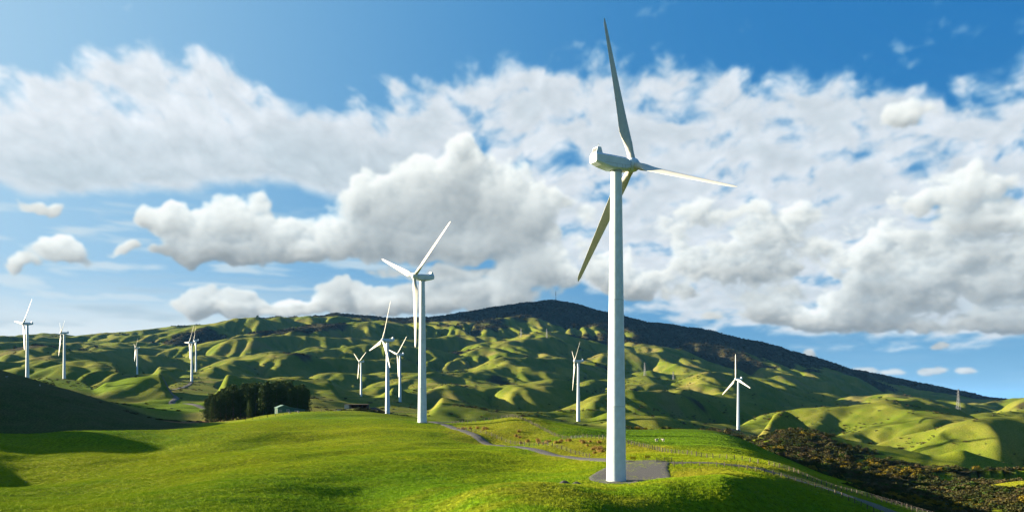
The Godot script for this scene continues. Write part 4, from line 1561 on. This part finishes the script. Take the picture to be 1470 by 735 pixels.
func build_small_things() -> void:
	# sheep
	var body := sheep_mesh()
	var head := lathe([[0.0, 0.05], [0.05, 0.095], [0.16, 0.10], [0.28, 0.055], [0.32, 0.02]], 10)
	var st := start()
	for s in [-1.0, 1.0]: box(st, Vector3(0.66, 1.02, 0.13 * s), Vector3(0.06, 0.05, 0.14), Basis(Vector3(1, 0, 0), -0.4 * s))
	var ears := done(st)
	var legm := lathe([[0.0, 0.05], [0.12, 0.042], [0.3, 0.05], [0.5, 0.075]], 8)
	var flock := [[943, 345, 0.3, "white sheep on the lush slope, left of two near the fence"], [952.5, 355, 2.6, "white sheep on the lush slope, right of two near the fence"], [690, 600, 0.4, "sheep at the left of the small flock behind the golden knoll"], [695, 605, 2.2, "sheep second from left in the small flock behind the golden knoll"], [700, 612, 0.1, "sheep at the right of the small flock behind the golden knoll"], [731, 560, 1.0, "lone sheep on the far side of the knoll's fence"], [8, 598, 0.5, "sheep near the top of the shaded hill at the left edge"], [56, 598, 2.0, "sheep halfway down the shaded hill at left"], [415, 545, 0.2, "sheep in front of the green shed, at left"], [428, 548, 2.9, "sheep in front of the green shed, at right"], [640, 610, 1.4, "sheep beside the bend of the track behind the second turbine"], [878, 470, 0.7, "sheep high on the lush slope, just left of the largest tower"]]
	for q in flock:
		var o := thing("sheep", on_ground(q[0], q[1]), q[3], "sheep", "sheep grazing on the hills")
		o.rotation.y = q[2]
		o.scale = Vector3.ONE * 1.15
		put(body, "body", mats.wool, o)
		var hd := put(head, "head", mats.face, o)
		hd.transform = Transform3D(Basis(Vector3(0, 0, 1), deg_to_rad(-112.0)), Vector3(0.60, 1.0, 0))
		put(ears, "ears", mats.face, o)
		for x in [-0.32, 0.30]:
			for z in [-0.14, 0.14]:
				put(legm, "leg", mats.face, o).position = Vector3(x, 0, z)
	# gravel heaps beside the pad
	for q in [[810, 191, 1.9, 0.9, "grey gravel heap left of the pad, the farther of two"], [828, 187.5, 1.7, 0.75, "grey gravel heap left of the pad, the nearer of two"], [916, 190, 2.1, 0.7, "dark gravel heap at the foot of the largest tower"]]:
		var o := put(mound_mesh(int(q[0]), q[2], q[3], q[2] * 0.8), "gravel_heap", mats.rock)
		o.position = on_ground(q[0], q[1], -0.05)
		tag(o, q[4], "gravel heap", "gravel heaps by the pad")
	# warning boards on the pad's far edge
	for q in [[909, 239.5, "yellow warning board just right of the largest tower"], [930, 239.0, "yellow warning board in the middle of the pad's far edge"]]:
		var o := thing("warning_board", on_ground(q[0], q[1]), q[2], "sign", "yellow boards on the pad")
		st = start()
		box(st, Vector3(0, 0.4, 0), Vector3(0.10, 1.2, 0.10))
		put(done(st), "stake", mats.post, o)
		st = start()
		box(st, Vector3(0, 0.95, 0.08), Vector3(1.5, 0.75, 0.05))
		put(done(st), "board", mats.yellow, o)
	# gates
	for q in [[943, 233, 4.0, 0.12, mats.dark, "dark timber gate at the pad's right corner"], [820, 349, 4.0, 0.2, mats.pale, "pale gate in the fence below the golden knoll"]]:
		var o := thing("farm_gate", on_ground(q[0], q[1]), q[5], "gate", "farm gates")
		o.rotation.y = q[3]
		for k in 5:
			st = start()
			box(st, Vector3(q[2] * 0.5, 0.25 + 0.24 * k, 0), Vector3(q[2], 0.09, 0.05))
			put(done(st), "rail", q[4], o)
		for x in [0.0, q[2] * 0.5, q[2]]:
			st = start()
			box(st, Vector3(x, 0.6, 0.06), Vector3(0.12, 1.5, 0.06))
			put(done(st), "upright", q[4], o)
	# tussocks on the golden knoll
	var tus := []
	var r := RandomNumberGenerator.new()
	r.seed = 17
	st = start()
	for k in 110:
		var a := r.randf() * TAU
		var out := sqrt(r.randf())
		var c := Vector3(cos(a), 0, sin(a)) * 0.45 * out
		var tip := c * r.randf_range(1.6, 2.3) + Vector3(0, r.randf_range(0.7, 1.1) * (1.1 - 0.45 * out), 0)
		var s := Vector3(-sin(a), 0, cos(a)) * 0.07
		st.add_vertex(c - s - Vector3(0, 0.1, 0))
		st.add_vertex(tip)
		st.add_vertex(c + s - Vector3(0, 0.1, 0))
	var tm := done(st)
	for k in 46:
		var px := 0.0
		var d := 0.0
		if k < 34:
			var f := r.randf()
			px = lerpf(735.0, 868.0, f) + r.randf_range(-14, 14)
			d = lerpf(372.0, 292.0, f) + r.randf_range(-14, 14)
		else:
			px = r.randf_range(655, 700)
			d = r.randf_range(392, 412)
		var o := put(tm, "tussock", mats.tussock)
		o.position = on_ground(px, d)
		o.rotation.y = r.randf() * TAU
		o.scale = Vector3.ONE * r.randf_range(0.8, 1.7)
		tag(o, "rusty brown tussock scattered on the golden slope beside the gravel road", "tussock", "tussocks on the golden slope")

func _ready() -> void:
	rng.seed = 20240
	var cam := Camera3D.new()
	cam.name = "camera"
	cam.projection = Camera3D.PROJECTION_FRUSTUM
	cam.near = 1.0
	cam.size = 735.0 / FOCAL
	cam.frustum_offset = Vector2(0, 209.5 / FOCAL)
	cam.far = 90000.0
	cam.position = Vector3(0, EYE, 0)
	add_child(cam)
	cam.current = true
	var env := Environment.new()
	env.tonemap_mode = Environment.TONE_MAPPER_LINEAR
	env.tonemap_exposure = EXPOSURE
	env.background_mode = Environment.BG_SKY
	env.fog_enabled = true
	env.fog_density = 0.000008
	env.fog_light_color = Color(0.42, 0.70, 1.0)
	env.sdfgi_enabled = true
	env.ssao_enabled = true
	env.ssil_enabled = true
	env.sky = Sky.new()
	env.sky.sky_material = make_sky()
	env.background_energy_multiplier = 1.0 / EXPOSURE
	var we := WorldEnvironment.new()
	we.name = "world"
	we.environment = env
	add_child(we)
	var sun := DirectionalLight3D.new()
	sun.name = "sun"
	sun.light_energy = 1.6
	sun.light_color = Color(1.0, 0.93, 0.8)
	sun.light_angular_distance = 0.5
	sun.shadow_enabled = true
	add_child(sun)
	var a := deg_to_rad(SUN_AZ)
	var e := deg_to_rad(SUN_EL)
	var s := Vector3(sin(a) * cos(e), sin(e), -cos(a) * cos(e))
	sun.look_at_from_position(s * 1000.0, Vector3.ZERO)
	make_materials()
	shape_land()
	build_land()
	build_turbines()
	build_roads()
	build_fences()
	build_farm()
	build_pines()
	build_far_things()
	build_cloud()
	build_scrub()
	build_grass()
	build_small_things()
